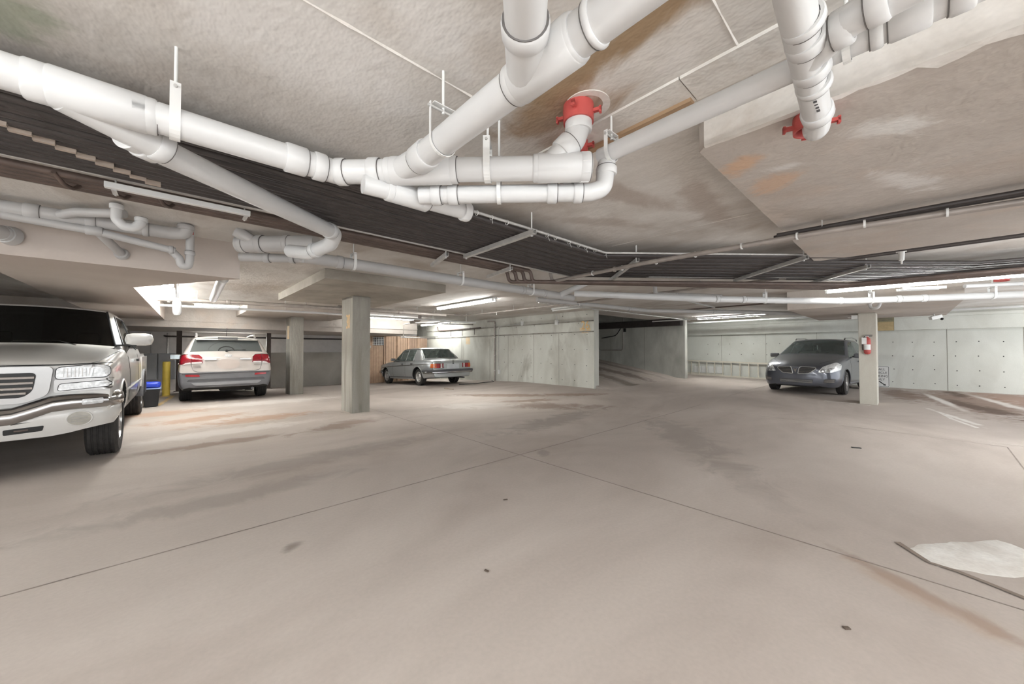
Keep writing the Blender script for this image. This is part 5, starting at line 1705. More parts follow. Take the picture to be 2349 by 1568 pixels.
def make_hatch():
    car = thing('hatchback_car', 'slate blue hatchback with twin mesh grille facing the aisle', 'car')
    bvh, made = hatch_shell(M_BLUECAR, car, M_GLASS_C)
    add_wheels(car, (0.0, -2.60), 0.765, 0.31, 0.205, 0.205, 'star', M_ALLOY, steer=0.06)
    for s in (1, -1):
        m_ = (lambda q: q) if s > 0 else mir
        # swept headlamp
        lamp = [(0.46, 0.60), (0.70, 0.595), (0.83, 0.665), (0.82, 0.80), (0.74, 0.86), (0.54, 0.74)]
        panel('headlamp', bvh, 'front', m_(round_poly(lamp, 0.03)), M_LENS, car, 0.018, 5)
        for (y, z, r) in ((0.56, 0.645, 0.052), (0.69, 0.665, 0.062)):
            panel('lamp_bowl', bvh, 'front', m_(ellipse(y, z, r, r)), plain('lamp_reflector', (0.66, 0.68, 0.70), 0.12, 0.6, var=0.3, scale=25), car, 0.030, 4, dome=0.012)
        # kidney grille half: mesh with chrome surround
        gr = [(0.055, 0.555), (0.29, 0.575), (0.42, 0.69), (0.41, 0.725), (0.11, 0.735), (0.08, 0.70)]
        panel('grille_mesh', bvh, 'front', m_(round_poly(gr, 0.02)), M_BLACK, car, 0.010, 5)
        line('grille_surround', bvh, 'front', m_(round_poly(gr, 0.025)), 0.010, M_ALLOY, car, 0.015)
        for r_ in range(8):
            z = 0.575 + 0.02 * r_
            y0, y1 = 0.075, min(0.27 + 0.024 * r_, 0.40)
            pts = []
            nn = 16
            for k in range(nn + 1):
                pts.append((y0 + (y1 - y0) * k / nn, z + (0.005 if k % 2 else -0.005)))
            line('grille_wire', bvh, 'front', m_(pts), 0.0035, M_DKGREY if r_ % 2 else M_GREYPIPE, car, 0.012, closed=False, step=0.02, sides=5)
        # fog lamp pocket
        fog = [(0.55, 0.325), (0.76, 0.335), (0.78, 0.445), (0.60, 0.445)]
        panel('fog_pocket', bvh, 'front', m_(round_poly(fog, 0.03)), M_DKGREY, car, 0.008, 3)
        for z in (0.36, 0.385, 0.41):
            line('fog_slat', bvh, 'front', m_([(0.58, z), (0.75, z)]), 0.006, M_GREYPIPE, car, 0.014, closed=False)
        sd = 'left' if s > 0 else 'right'
        for pts in ([(-0.42, 0.92), (-0.50, 0.6), (-0.46, 0.33)], [(-1.60, 0.97), (-1.60, 0.33)], [(-2.43, 1.0), (-2.38, 0.7), (-2.22, 0.4)]):
            line('door_seam', bvh, sd, pts, 0.004, M_BLACK, car, -0.001, closed=False)
        for x in (-1.42, -2.28):
            panel('door_handle', bvh, sd, round_poly([(x - 0.09, 0.85), (x + 0.09, 0.85), (x + 0.09, 0.88), (x - 0.09, 0.88)], 0.01), M_BLUECAR, car, 0.025, 2)
        line('sill', bvh, sd, [(-0.40, 0.28), (-2.20, 0.28)], 0.03, M_CLADDING, car, -0.01, closed=False)
        for xa in (0.0, -2.60):
            line('arch_lip', bvh, sd, [(xa + 0.372 * math.cos(t), 0.31 + 0.372 * math.sin(t)) for t in [k * PI / 16 for k in range(17)]], 0.014, M_BLUECAR, car, -0.004, closed=False)
        tube('roof_rail', [(-1.30, s * 0.585, 1.50), (-1.36, s * 0.585, 1.535), (-2.2, s * 0.59, 1.56), (-2.75, s * 0.585, 1.52), (-2.85, s * 0.58, 1.47)], 0.015, M_CHROME, car, sides=10, bend=0.06)
        line('hood_seam', bvh, 'top', [(0.66, s * 0.45), (0.3, s * 0.68), (-0.38, s * 0.79)], 0.004, M_BLACK, car, 0.0, closed=False)
        mr_ = obj('mirror', bx(-0.07, 0.07, -0.11, 0.11, -0.065, 0.065, bevel=0.04), M_CLADDING, car)
        mr_.location = (-0.74, s * 0.99, 1.03)
        box('mirror_stem', (-0.04, 0.03, (-0.14 if s > 0 else 0.07), (-0.07 if s > 0 else 0.14), -0.05, -0.01), M_BLACK, mr_)
        panel('tail_lamp', bvh, 'rear', m_([(0.56, 0.80), (0.74, 0.80), (0.72, 1.0), (0.60, 1.0)]), M_TAIL, car, 0.02)
    # lower intake with chrome slats
    panel('lower_intake', bvh, 'front', round_poly([(-0.34, 0.305), (0.34, 0.305), (0.38, 0.415), (-0.38, 0.415)], 0.02), M_DKGREY, car, 0.008, 4)
    for z in (0.33, 0.355, 0.38):
        line('intake_slat', bvh, 'front', [(-0.355, z), (0.355, z)], 0.006, M_ALLOY, car, 0.014, closed=False)
    # arrowhead emblem between the grilles
    bm = bmesh.new()
    add_prism(bm, [(0.0, 0.575), (0.042, 0.70), (0.015, 0.69), (0.0, 0.665), (-0.015, 0.69), (-0.042, 0.70)], 0, 0.012)
    c = project(bvh, 'front', 0.0, 0.64, 0.004)
    for v in bm.verts:
        v.co = Vector((c.x + v.co.z, v.co.x, v.co.y))
    obj('arrow_emblem', bm, M_CHROME, car)
    line('bumper_crease', bvh, 'front', [(-0.42, 0.535), (0.0, 0.525), (0.42, 0.535)], 0.006, M_BLUECAR, car, 0.004, closed=False)
    for s in (1, -1):
        tube('wiper', [(-0.46, 0.30 * s + 0.1, 1.075), (-0.60, 0.05 * s + 0.05, 1.155), (-0.58, -0.42 + (0.5 if s > 0 else 0), 1.15)], 0.008, M_BLACK, car, sides=6)
    # cabin
    obj('dashboard', bx(-0.80, -0.42, -0.74, 0.74, 0.70, 1.03, bevel=0.06), M_SEAT_D, car)
    obj('cabin_floor', bx(-3.2, -0.5, -0.7, 0.7, 0.32, 0.40), M_SEAT_D, car)
    for y in (0.36, -0.36):
        seat(car, -1.35, y, 0.45, M_SEAT_D, 0.24, 0.64)
    for y in (0.40, -0.40):
        seat(car, -2.30, y, 0.48, M_SEAT_D, 0.30, 0.56)
    steering_wheel(car, -0.92, 0.36, 0.98, M_BLACK)
    box('inner_mirror', (-1.10, -1.07, -0.12, 0.12, 1.33, 1.39), M_BLACK, car, 0.01)
    tube('hanging_tag', [(-1.08, 0.0, 1.33), (-1.08, 0.0, 1.27), (-1.08, 0.01, 1.20)], 0.012, M_WHITEMETAL, car, sides=6)
    return car
hatch = make_hatch()
place_car(hatch, 13.22, 1.95, PI - 0.10, 2.60)

# dark car half hidden behind the pickup
def make_hidden_car():
    car = thing('hidden_car', 'dark grey car mostly hidden behind the pickup', 'car')
    bvh, made = hatch_shell(plain('charcoal_paint', (0.10, 0.095, 0.09), 0.3, 0.4, coat=0.5), car, M_GLASS_D)
    add_wheels(car, (0.0, -2.60), 0.765, 0.31, 0.205, 0.205, 'star', M_ALLOY)
    for s in (1, -1):
        mr_ = obj('mirror', bx(-0.07, 0.07, -0.11, 0.11, -0.065, 0.065, bevel=0.04), M_ALLOY, car)
        mr_.location = (-0.74, s * 0.99, 1.03)
    return car
hid = make_hidden_car()
place_car(hid, -1.72, 15.4, PI / 2, 2.60)

# ================================================================== WHITE PICKUP
def make_pickup():
    car = thing('pickup_truck', 'cream white pickup truck with chrome bumper nosing out over the aisle', 'truck')
    W = 0.985
    fl = lambda k, y, z: 0.0
    secs = [
        car_sec(0.86, 0.955, 0.50, 1.045, 0.93, hood(0.93, 1.065, 1.105, 0.97), 0.60),
        car_sec(0.80, 0.965, 0.46, 1.065, 0.94, hood(0.94, 1.085, 1.135, 0.97), 0.58),
        car_sec(0.55, 0.985, 0.42, 1.09, 0.945, hood(0.94, 1.11, 1.18, 0.97), 0.55),
        car_sec(0.0, W, 0.42, 1.14, 0.945, hood(0.94, 1.165, 1.245, 0.97), 0.55),
        car_sec(-0.62, W, 0.40, 1.19, 0.945, hood(0.93, 1.215, 1.295, 0.97), 0.52),
        car_sec(-0.72, W, 0.40, 1.195, 0.945, [(0.92, 1.235), (0.855, 1.275), (0.60, 1.305), (0.30, 1.32), (0, 1.32)], 0.52),
        car_sec(-1.36, W, 0.40, 1.21, 0.95, cabin(0.765, 1.745, 0.70, 1.80, 1.84), 0.52),
        car_sec(-1.44, W, 0.40, 1.21, 0.95, cabin(0.765, 1.755, 0.70, 1.815, 1.86), 0.52),
        car_sec(-2.30, W, 0.40, 1.21, 0.95, cabin(0.765, 1.76, 0.70, 1.82, 1.87), 0.52),
        car_sec(-2.42, W, 0.40, 1.21, 0.95, cabin(0.765, 1.755, 0.70, 1.815, 1.865), 0.52),
        car_sec(-2.98, W, 0.40, 1.21, 0.95, cabin(0.76, 1.745, 0.70, 1.81, 1.86), 0.52),
        car_sec(-3.06, W, 0.40, 1.21, 0.95, cabin(0.755, 1.72, 0.69, 1.785, 1.83), 0.52),
    ]
    def tagf(i, j):
        if i == 5 and j in (8, 9, 10):
            return 1
        if j == 6 and i in (5, 6, 7, 9):
            return 3
        if j <= 1:
            return 8
        return 0
    cr = [('long', 6, 0.25), ('long', 2, 0.5), ('long', 7, 0.45), ('long', 8, 0.5), ('trans', 5, 0.6), ('trans', 6, 0.5), ('trans', 8, 0.7), ('trans', 9, 0.7), ('trans', 0, 0.55), ('trans', 11, 0.7), ('trans', 10, 0.5)]
    cuts = [(0.0, 0.39, 0.475, s * 0.62, s * 1.2) for s in (1, -1)]
    me = loft_shell(secs, tagf, 0.045, 0.0, cr, 2, cuts)
    bvh, made = split_shell(me, {0: ('body', M_TRUCKPAINT, False), 1: ('windshield', M_GLASS_D, True), 3: ('side_window', M_GLASS_D, True),
                                 8: ('underbody', M_UNDER, False), 9: ('wheel_arch', M_BLACK, True)}, car)
    add_wheels(car, (0.0, -3.65), 0.835, 0.385, 0.255, 0.225, 'spokes', M_ALLOY)
    # load bed
    bm = bmesh.new()
    add_box(bm, -4.74, -3.10, -0.98, 0.98, 0.52, 1.17)
    bmesh.ops.bevel(bm, geom=list(bm.edges), offset=0.05, segments=3, affect='EDGES')
    bed = obj('load_bed', bm, M_TRUCKPAINT, car, smooth=40)
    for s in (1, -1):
        bm = bmesh.new()
        n = 18
        pts = [(-3.65 + 0.49 * math.cos(PI * k / n), 0.385 + 0.49 * math.sin(PI * k / n)) for k in range(n + 1)]
        inner = [(-3.65 + 0.45 * math.cos(PI * k / n), 0.385 + 0.45 * math.sin(PI * k / n)) for k in range(n + 1)]
        a = [bm.verts.new((x, s * 1.005, z)) for x, z in pts]
        b = [bm.verts.new((x, s * 0.96, z)) for x, z in pts]
        c = [bm.verts.new((x, s * 1.005, z)) for x, z in inner]
        d = [bm.verts.new((x, s * 0.6, z)) for x, z in inner]
        for k in range(n):
            bm.faces.new((a[k], a[k + 1], b[k + 1], b[k]))
            bm.faces.new((a[k], a[k + 1], c[k + 1], c[k]))
            bm.faces.new((c[k], c[k + 1], d[k + 1], d[k]))
        obj('wheel_flare', bm, M_DKGREY, car)
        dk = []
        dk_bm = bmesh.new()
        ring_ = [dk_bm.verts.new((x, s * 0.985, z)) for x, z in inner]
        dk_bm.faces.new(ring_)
        obj('arch_shade_sheet', dk_bm, M_BLACK, car)  # flat black sheet standing in for the shade inside the arch
    # ---- the front: bright surround, grille bars, lamps
    surround = [(-0.545, 0.80), (-0.40, 0.735), (0.40, 0.735), (0.545, 0.80), (0.575, 1.075), (-0.575, 1.075)]
    panel('grille_surround', bvh, 'front', round_poly(surround, 0.05), plain('brushed_chrome', (0.40, 0.39, 0.38), 0.28, 0.85, var=0.03), car, 0.045, 6, depth=0.05)
    mesh_ = [(-0.40, 0.79), (0.40, 0.79), (0.455, 0.85), (0.475, 1.02), (-0.475, 1.02), (-0.455, 0.85)]
    panel('grille_opening', bvh, 'front', round_poly(mesh_, 0.04), M_BLACK, car, 0.052, 5, depth=0.0)
    for z, w_ in ((0.975, 0.465), (0.925, 0.46), (0.875, 0.455), (0.83, 0.42)):
        c0 = project(bvh, 'front', 0.0, z, 0.07)
        plan = [(project(bvh, 'front', w_ * t, z, 0.05).x, w_ * t, 0.0, 0) for t in [1 - k / 4 for k in range(9)]]
        sweep_bumper('grille_bar', [(0.0, z - 0.012), (0.022, z - 0.009), (0.022, z + 0.009), (0.0, z + 0.012)], plan, M_GREYPIPE, car)
    for s in (1, -1):
        m_ = (lambda q: q) if s > 0 else mir
        hl = round_poly([(0.585, 0.95), (0.925, 0.96), (0.94, 1.015), (0.925, 1.065), (0.84, 1.085), (0.59, 1.06)], 0.03)
        panel('headlamp', bvh, 'front', m_(hl), M_LENS, car, 0.03, 6, step=0.02)
        line('lamp_gasket', bvh, 'front', m_(hl), 0.007, M_BLACK, car, 0.022)
        for k in range(9):
            yy = 0.635 + 0.024 * k
            line('lens_flute', bvh, 'front', m_([(yy, 0.968), (yy, 1.055)]), 0.003, M_LENSW if k % 2 else M_ALLOY, car, 0.030, closed=False)
        panel('lamp_divider', bvh, 'front', m_([(0.80, 0.965), (0.815, 0.965), (0.835, 1.08), (0.82, 1.08)]), M_CHROME, car, 0.036, 3)
        tl = round_poly([(0.60, 0.835), (0.935, 0.862), (0.95, 0.89), (0.93, 0.922), (0.61, 0.90)], 0.022)
        panel('lamp_bezel', bvh, 'front', m_(round_poly([(0.575, 0.815), (0.955, 0.835), (0.96, 0.95), (0.575, 0.945)], 0.02)), plain('brushed_chrome', (0.62, 0.61, 0.59), 0.25), car, 0.018, 5)
        panel('turn_lamp', bvh, 'front', m_(tl), M_LENS, car, 0.03, 5)
        line('lamp_gasket', bvh, 'front', m_(tl), 0.006, M_BLACK, car, 0.024)
        sd = 'left' if s > 0 else 'right'
        line('hood_seam', bvh, 'top', [(0.84, s * 0.80), (0.72, s * 0.845), (0.3, s * 0.865), (-0.62, s * 0.895)], 0.005, M_BLACK, car, 0.0, closed=False)
        for pts in ([(-0.80, 1.16), (-0.86, 0.8), (-0.80, 0.55)], [(-2.36, 1.18), (-2.36, 0.55)]):
            line('door_seam', bvh, sd, pts, 0.005, M_BLACK, car, -0.001, closed=False)
        line('body_moulding', bvh, sd, [(-0.55, 0.72), (-3.0, 0.72)], 0.014, M_TRUCKPAINT, car, 0.004, closed=False)
        panel('door_handle', bvh, sd, round_poly([(-2.22, 1.06), (-2.02, 1.06), (-2.02, 1.10), (-2.22, 1.10)], 0.012), M_BLACK, car, 0.03, 2)
        line('arch_lip', bvh, sd, [(0.487 * math.cos(t), 0.39 + 0.487 * math.sin(t)) for t in [k * PI / 18 for k in range(19)]], 0.012, M_TRUCKPAINT, car, 0.0, closed=False)
        line('window_frame', bvh, sd, [(-0.86, 1.30), (-1.36, 1.725), (-2.28, 1.735), (-2.30, 1.24)], 0.010, M_BLACK, car, 0.002, closed=False)
        # mirror: big rounded housing on a black arm
        mr_ = obj('mirror', bx(-0.09, 0.10, -0.135, 0.145, -0.085, 0.085, bevel=0.075), M_TRUCKPAINT, car, smooth=60)
        mr_.location = (-0.72, s * 1.065, 1.385)
        box('mirror_arm', (-0.05, 0.05, (-0.22 if s > 0 else 0.02), (-0.02 if s > 0 else 0.22), -0.095, -0.07), M_BLACK, mr_, 0.01)
        obj('mirror_glass', bx(-0.086, -0.078, -0.11, 0.11, -0.06, 0.065), plain('mirror_face', (0.35, 0.38, 0.38), 0.1, 0.9), mr_)
    for s in (1, -1):
        m_ = (lambda q: q) if s > 0 else mir
        sd = 'left' if s > 0 else 'right'
        pass
    line('hood_front_seam', bvh, 'front', [(-0.60, 1.088), (0.60, 1.088), (0.93, 1.098)], 0.006, M_BLACK, car, 0.005, closed=False)
    # bumper: chrome bar that dips in the middle, painted valance below
    dip = lambda y: -0.105 * (1 - sstep(0.30, 0.62, abs(y)))
    plan = bumper_plan(0.95, 0.965, 0.42, 0.12, n=17, sgn=1, zs=dip)
    sweep_bumper('chrome_bumper', [(-0.05, 0.650), (0.040, 0.645), (0.056, 0.662), (0.060, 0.715), (0.050, 0.768), (0.020, 0.795), (-0.08, 0.80)], plan, M_CHROME, car)
    cbm = bmesh.new()
    cbm.from_mesh([c for c in car.children if c.name.startswith('chrome_bumper')][0].data)
    cbv = BVHTree.FromBMesh(cbm)
    cbm.free()
    for s in (1, -1):
        m_ = (lambda q: q) if s > 0 else mir
        panel('marker_lamp', cbv, 'front', m_(round_poly([(0.76, 0.685), (0.90, 0.69), (0.90, 0.745), (0.76, 0.74)], 0.012)), M_LENS, car, 0.003, 3)
    plan2 = []
    for (x, y, a, zs) in bumper_plan(0.95, 0.962, 0.40, 0.12, n=17, sgn=1, zs=dip):
        plan2.append((x, y, a, zs))
    bm = bmesh.new()
    rows = []
    for (x, y, a, zs) in plan2:
        nrm = Vector((math.cos(a), math.sin(a), 0))
        lift = 0.06 * sstep(0.55, 0.95, abs(y))
        prof_ = [(0.030, 0.660 + zs), (0.044, 0.64 + zs * 0.95), (0.044, 0.56), (0.030, 0.46 + lift), (0.0, 0.40 + lift), (-0.12, 0.38 + lift), (-0.12, 0.66 + zs)]
        rows.append([bm.verts.new(Vector((x, y, 0)) + nrm * d + Vector((0, 0, z))) for d, z in prof_])
    for i in range(len(rows) - 1):
        for k in range(7):
            j = (k + 1) % 7
            bm.faces.new((rows[i][k], rows[i][j], rows[i + 1][j], rows[i + 1][k]))
    bm.faces.new(rows[0])
    bm.faces.new(rows[-1][::-1])
    val = obj('bumper_valance', bm, M_TRUCKPAINT, car, smooth=45)
    vb = bmesh.new()
    vb.from_mesh(val.data)
    bv = BVHTree.FromBMesh(vb)
    vb.free()
    for s in (1, -1):
        m_ = (lambda q: q) if s > 0 else mir
        panel('fog_lamp', bv, 'front', m_(ellipse(0.745, 0.55, 0.078, 0.068, 28)), plain('dull_lens', (0.46, 0.44, 0.39), 0.4, var=0.1, scale=20), car, 0.006, 4)
        line('fog_bezel', bv, 'front', m_(ellipse(0.745, 0.55, 0.082, 0.072, 28)), 0.006, M_TRUCKPAINT, car, 0.004)
        for z in (0.52, 0.545, 0.57):
            line('fog_rib', bv, 'front', m_([(0.69, z), (0.80, z)]), 0.0025, M_ALLOY, car, 0.008, closed=False)
        panel('lower_opening', bv, 'front', m_(round_poly([(0.30, 0.455), (0.52, 0.465), (0.53, 0.515), (0.30, 0.505)], 0.012)), M_BLACK, car, 0.004, 3)
        line('tow_hook', bv, 'front', m_([(0.36, 0.485), (0.44, 0.488)]), 0.008, M_DARKSTEEL, car, 0.008, closed=False)
        panel('bumper_slot', bv, 'front', m_(round_poly([(0.05, 0.455), (0.26, 0.455), (0.26, 0.505), (0.05, 0.505)], 0.012)), M_BLACK, car, 0.004, 3)
    for s in (1, -1):
        line('windshield_gasket', bvh, 'front', [(s * 0.845, 1.285), (s * 0.70, 1.79)], 0.012, M_BLACK, car, 0.003, closed=False)
    # cowl, wipers, cabin
    box('cowl', (-0.78, -0.64, -0.84, 0.84, 1.235, 1.262), M_BLACK, car)
    for y in (0.5, -0.1):
        tube('wiper', [(-0.70, y, 1.30), (-0.78, y - 0.15, 1.355), (-0.76, y - 0.5, 1.345)], 0.009, M_BLACK, car, sides=6)
    obj('dashboard', bx(-1.15, -0.78, -0.80, 0.80, 0.85, 1.22, bevel=0.05), M_SEAT_D, car)
    obj('cabin_floor', bx(-3.0, -0.75, -0.8, 0.8, 0.50, 0.58), M_SEAT_D, car)
    for y in (0.42, -0.42):
        seat(car, -1.85, y, 0.62, M_SEAT_D, 0.28, 0.66)
    obj('rear_bench_back', bx(-2.95, -2.75, -0.75, 0.75, 0.6, 1.25, bevel=0.05), M_SEAT_D, car)
    steering_wheel(car, -1.25, 0.42, 1.17, M_BLACK)
    obj('chassis_rail', bx(-4.7, 0.6, -0.5, 0.5, 0.36, 0.52, bevel=0.02), M_UNDER, car)
    return car
pickup = make_pickup()
place_car(pickup, -1.45, 6.55, -PI / 2, 3.65)
# ================================================================== STAINS WITH A SHAPE OF THEIR OWN
def add_stains(mat, stains, noise_scale=2.2):
    """each: (x, y, rx, ry, angle, colour, amount) laid on the horizontal plane, ragged by noise"""
    nt = mat.node_tree
    N, L = nt.nodes.new, nt.links.new
    b = nt.nodes['Principled BSDF']
    src = b.inputs['Base Color'].links[0].from_socket
    geo = N('ShaderNodeNewGeometry')
    nz = N('ShaderNodeTexNoise')
    nz.inputs['Scale'].default_value = noise_scale
    nz.inputs['Detail'].default_value = 5
    nz.inputs['Roughness'].default_value = 0.65
    nz.inputs['Distortion'].default_value = 1.5
    L(geo.outputs['Position'], nz.inputs['Vector'])
    for (x, y, rx, ry, ang, colr, amt) in stains:
        mp = N('ShaderNodeMapping')
        mp.vector_type = 'TEXTURE'
        mp.inputs['Location'].default_value = (x, y, 0)
        mp.inputs['Rotation'].default_value = (0, 0, ang)
        mp.inputs['Scale'].default_value = (rx, ry, 1000)
        L(geo.outputs['Position'], mp.inputs['Vector'])
        ln = N('ShaderNodeVectorMath')
        ln.operation = 'LENGTH'
        L(mp.outputs['Vector'], ln.inputs[0])
        ad = N('ShaderNodeMath')
        ad.operation = 'MULTIPLY_ADD'
        L(nz.outputs['Fac'], ad.inputs[0])
        ad.inputs[1].default_value = -2.2
        L(ln.outputs['Value'], ad.inputs[2])
        mr = N('ShaderNodeMapRange')
        mr.interpolation_type = 'SMOOTHSTEP'
        mr.inputs['From Min'].default_value = -0.75
        mr.inputs['From Max'].default_value = 0.05
        mr.inputs['To Min'].default_value = amt
        mr.inputs['To Max'].default_value = 0.0
        L(ad.outputs['Value'], mr.inputs['Value'])
        mx = N('ShaderNodeMix')
        mx.data_type = 'RGBA'
        L(mr.outputs['Result'], mx.inputs['Factor'])
        L(src, mx.inputs[6])
        mx.inputs[7].default_value = (*colr, 1)
        src = mx.outputs[2]
    L(src, b.inputs['Base Color'])

BRN = (0.27, 0.205, 0.165)
GRY = (0.33, 0.29, 0.26)
RST = (0.40, 0.27, 0.19)
WHT = (0.80, 0.77, 0.73)
FLOOR_STAINS = [
    (5.8, 5.6, 1.8, 0.5, -0.85, BRN, 0.75), (6.6, 7.3, 1.9, 0.35, -0.8, BRN, 0.85), (7.9, 6.2, 1.2, 0.3, -0.75, BRN, 0.8), (6.3, 6.2, 0.9, 0.25, -0.4, BRN, 0.8), (5.0, 6.4, 1.1, 0.5, -0.6, WHT, 0.45),
    (1.1, 7.9, 1.1, 0.40, 0.1, RST, 0.8), (0.3, 8.6, 0.9, 0.35, 0.2, RST, 0.8), (2.0, 6.3, 0.8, 0.3, 0.3, BRN, 0.75), (0.7, 7.0, 1.3, 0.35, 0.1, WHT, 0.35),
    (0.4, 6.2, 0.9, 0.2, 0.0, BRN, 0.75), (-0.3, 9.9, 1.2, 0.5, 0.1, RST, 0.75), (1.6, 10.4, 1.6, 0.6, 0.0, WHT, 0.4),
    (13.8, -1.0, 3.4, 0.95, 0.15, (0.25, 0.18, 0.145), 0.85), (15.2, -2.0, 2.4, 1.0, 0.2, (0.30, 0.20, 0.155), 0.85), (12.6, -1.0, 1.8, 0.28, 0.25, (0.15, 0.11, 0.09), 0.95), (14.6, 0.1, 2.0, 0.45, 0.1, (0.24, 0.175, 0.14), 0.8), (15.8, -0.9, 1.2, 0.2, 0.1, (0.15, 0.11, 0.09), 0.9),
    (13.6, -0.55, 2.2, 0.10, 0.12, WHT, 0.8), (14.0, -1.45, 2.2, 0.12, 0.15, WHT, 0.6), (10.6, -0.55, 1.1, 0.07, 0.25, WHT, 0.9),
    (0.555, 2.656, 0.10, 0.065, 0.5, (0.27, 0.23, 0.20), 0.85), (2.85, 0.0, 0.55, 0.06, 1.0, BRN, 0.5), (2.78, -0.05, 0.4, 0.10, 1.0, RST, 0.35),
    (3.25, 2.98, 0.14, 0.08, 0.7, GRY, 0.8), (1.2, 4.6, 1.6, 0.30, 0.05, GRY, 0.55), (0.3, 3.9, 1.3, 0.22, 0.0, GRY, 0.55), (4.9, 4.2, 1.7, 0.35, 0.1, GRY, 0.65), (5.4, 2.2, 1.8, 0.4, 0.7, GRY, 0.55), (4.2, 1.2, 1.2, 0.2, 0.6, GRY, 0.3),
]
for sl in [c for c in floor.children if c.name.startswith('slab')]:
    vs = [v.co for v in sl.data.vertices]
    x0, x1 = min(v.x for v in vs), max(v.x for v in vs)
    y0, y1 = min(v.y for v in vs), max(v.y for v in vs)
    near = [st for st in FLOOR_STAINS if x0 - max(st[2:4]) * 1.3 < st[0] < x1 + max(st[2:4]) * 1.3 and y0 - max(st[2:4]) * 1.3 < st[1] < y1 + max(st[2:4]) * 1.3]
    m_sl = M_FLOOR.copy()
    if near:
        add_stains(m_sl, near)
    sl.data.materials[0] = m_sl
add_stains(M_CEIL, [
    (1.25, 0.75, 0.75, 0.13, 1.50, (0.33, 0.225, 0.13), 0.95), (1.42, 1.2, 0.40, 0.13, 1.9, (0.36, 0.25, 0.16), 0.85), (0.75, 0.62, 0.25, 0.10, 0.9, (0.36, 0.26, 0.16), 0.7),
    (1.75, 0.9, 0.6, 0.08, 1.57, (0.36, 0.26, 0.18), 0.7), (1.72, 1.45, 0.4, 0.12, 0.8, (0.38, 0.30, 0.23), 0.7), (1.5, 0.62, 0.18, 0.12, 0.4, (0.74, 0.71, 0.68), 0.7),
    (0.2, 1.5, 0.8, 0.35, 0.2, (0.80, 0.785, 0.765), 0.8), (-0.2, 1.1, 0.6, 0.3, 0.0, (0.80, 0.785, 0.765), 0.7), (0.65, 1.15, 0.35, 0.15, 0.6, (0.80, 0.785, 0.765), 0.7),
    (-0.5, 2.15, 0.16, 0.25, 0.5, (0.30, 0.34, 0.24), 0.7), (2.5, 1.5, 0.8, 0.16, -0.3, (0.44, 0.37, 0.32), 0.65), (3.2, 1.1, 0.7, 0.14, 0.1, (0.44, 0.37, 0.32), 0.65), (2.9, 1.95, 0.6, 0.12, -0.5, (0.44, 0.38, 0.33), 0.6), (1.75, 2.1, 0.5, 0.12, -0.2, (0.42, 0.34, 0.28), 0.6),
], 1.8)
add_stains(M_PANEL, [
    (2.35, 0.62, 0.16, 0.10, 0.8, (0.66, 0.42, 0.26), 0.7), (2.75, 0.55, 0.2, 0.12, 0.6, (0.66, 0.43, 0.28), 0.6), (2.45, 0.05, 0.10, 0.2, 0.9, (0.74, 0.72, 0.69), 0.8), (3.3, 0.0, 0.35, 0.10, -0.4, (0.74, 0.71, 0.68), 0.8), (2.55, 0.45, 0.06, 0.12, 0.4, (0.74, 0.72, 0.69), 0.7),
    (3.6, 0.5, 0.6, 0.12, -0.4, (0.40, 0.35, 0.30), 0.6), (4.2, 0.2, 0.6, 0.1, -0.5, (0.42, 0.37, 0.32), 0.5),
], 4.0)
add_stains(M_RAMPFLOOR, [(12.2, 7.6, 0.5, 2.5, 0.1, (0.16, 0.13, 0.11), 0.8), (11.0, 7.0, 0.35, 2.2, -0.1, (0.18, 0.15, 0.12), 0.7), (13.6, 8.2, 0.3, 2.5, 0.0, (0.18, 0.15, 0.12), 0.6)])

# ================================================================== FLOOR MARKS
def strip(name, pts, w, mat, h=0.0015, dz=0.0):
    bm = bmesh.new()
    rows = []
    n = len(pts)
    P_ = []
    for i in range(n - 1):
        a, b = Vector(pts[i]), Vector(pts[i + 1])
        k = max(1, int((b - a).length / 0.25))
        P_ += [a.lerp(b, s / k) for s in range(k)]
    P_.append(Vector(pts[-1]))
    for i, p in enumerate(P_):
        q = P_[min(i + 1, len(P_) - 1)] - P_[max(i - 1, 0)]
        nrm = Vector((-q.y, q.x)).normalized()
        j = random.uniform(0.8, 1.15)
        rows.append([bm.verts.new((p.x + nrm.x * w * j * s, p.y + nrm.y * w * j * s, ground(p.x + nrm.x * w * s, p.y + nrm.y * w * s) + h + dz)) for s in (-0.5, 0.5)])
    for i in range(len(rows) - 1):
        bm.faces.new((rows[i][0], rows[i + 1][0], rows[i + 1][1], rows[i][1]))
    return obj(name, bm, mat, floor)

M_FADED_Y = concrete('faded_yellow_line', (0.80, 0.56, 0.22), (0.62, 0.50, 0.36), scale=5, bump=0.1)
M_FADED_W = concrete('faded_white_line', (0.82, 0.80, 0.77), (0.66, 0.61, 0.56), scale=5, bump=0.1)
strip('parking_line', [(-0.05, 14.6), (-0.12, 13.6), (-0.30, 11.6)], 0.10, M_FADED_Y, 0.004)
strip('parking_line', [(11.0, -0.44), (10.2, -0.53), (9.35, -0.74)], 0.06, M_FADED_W)
strip('parking_line', [(11.35, 1.35), (11.3, 0.85), (11.2, 0.55)], 0.05, M_FADED_W)
M_JOINT = plain('joint_dirt', (0.27, 0.225, 0.195), 0.9, var=0.2)
strip('floor_joint', [(3.0, -3.1), (3.0, 7.0)], 0.011, M_JOINT, 0.001)
strip('floor_joint', [(-4.9, 3.12), (8.6, 3.12)], 0.013, M_JOINT, 0.001)
strip('floor_joint', [(8.0, 0.74), (7.9, -0.1), (7.80, -0.85)], 0.012, M_JOINT)
strip('floor_joint', [(7.80, -0.85), (6.5, -0.81), (5.0, -0.80)], 0.012, M_JOINT)
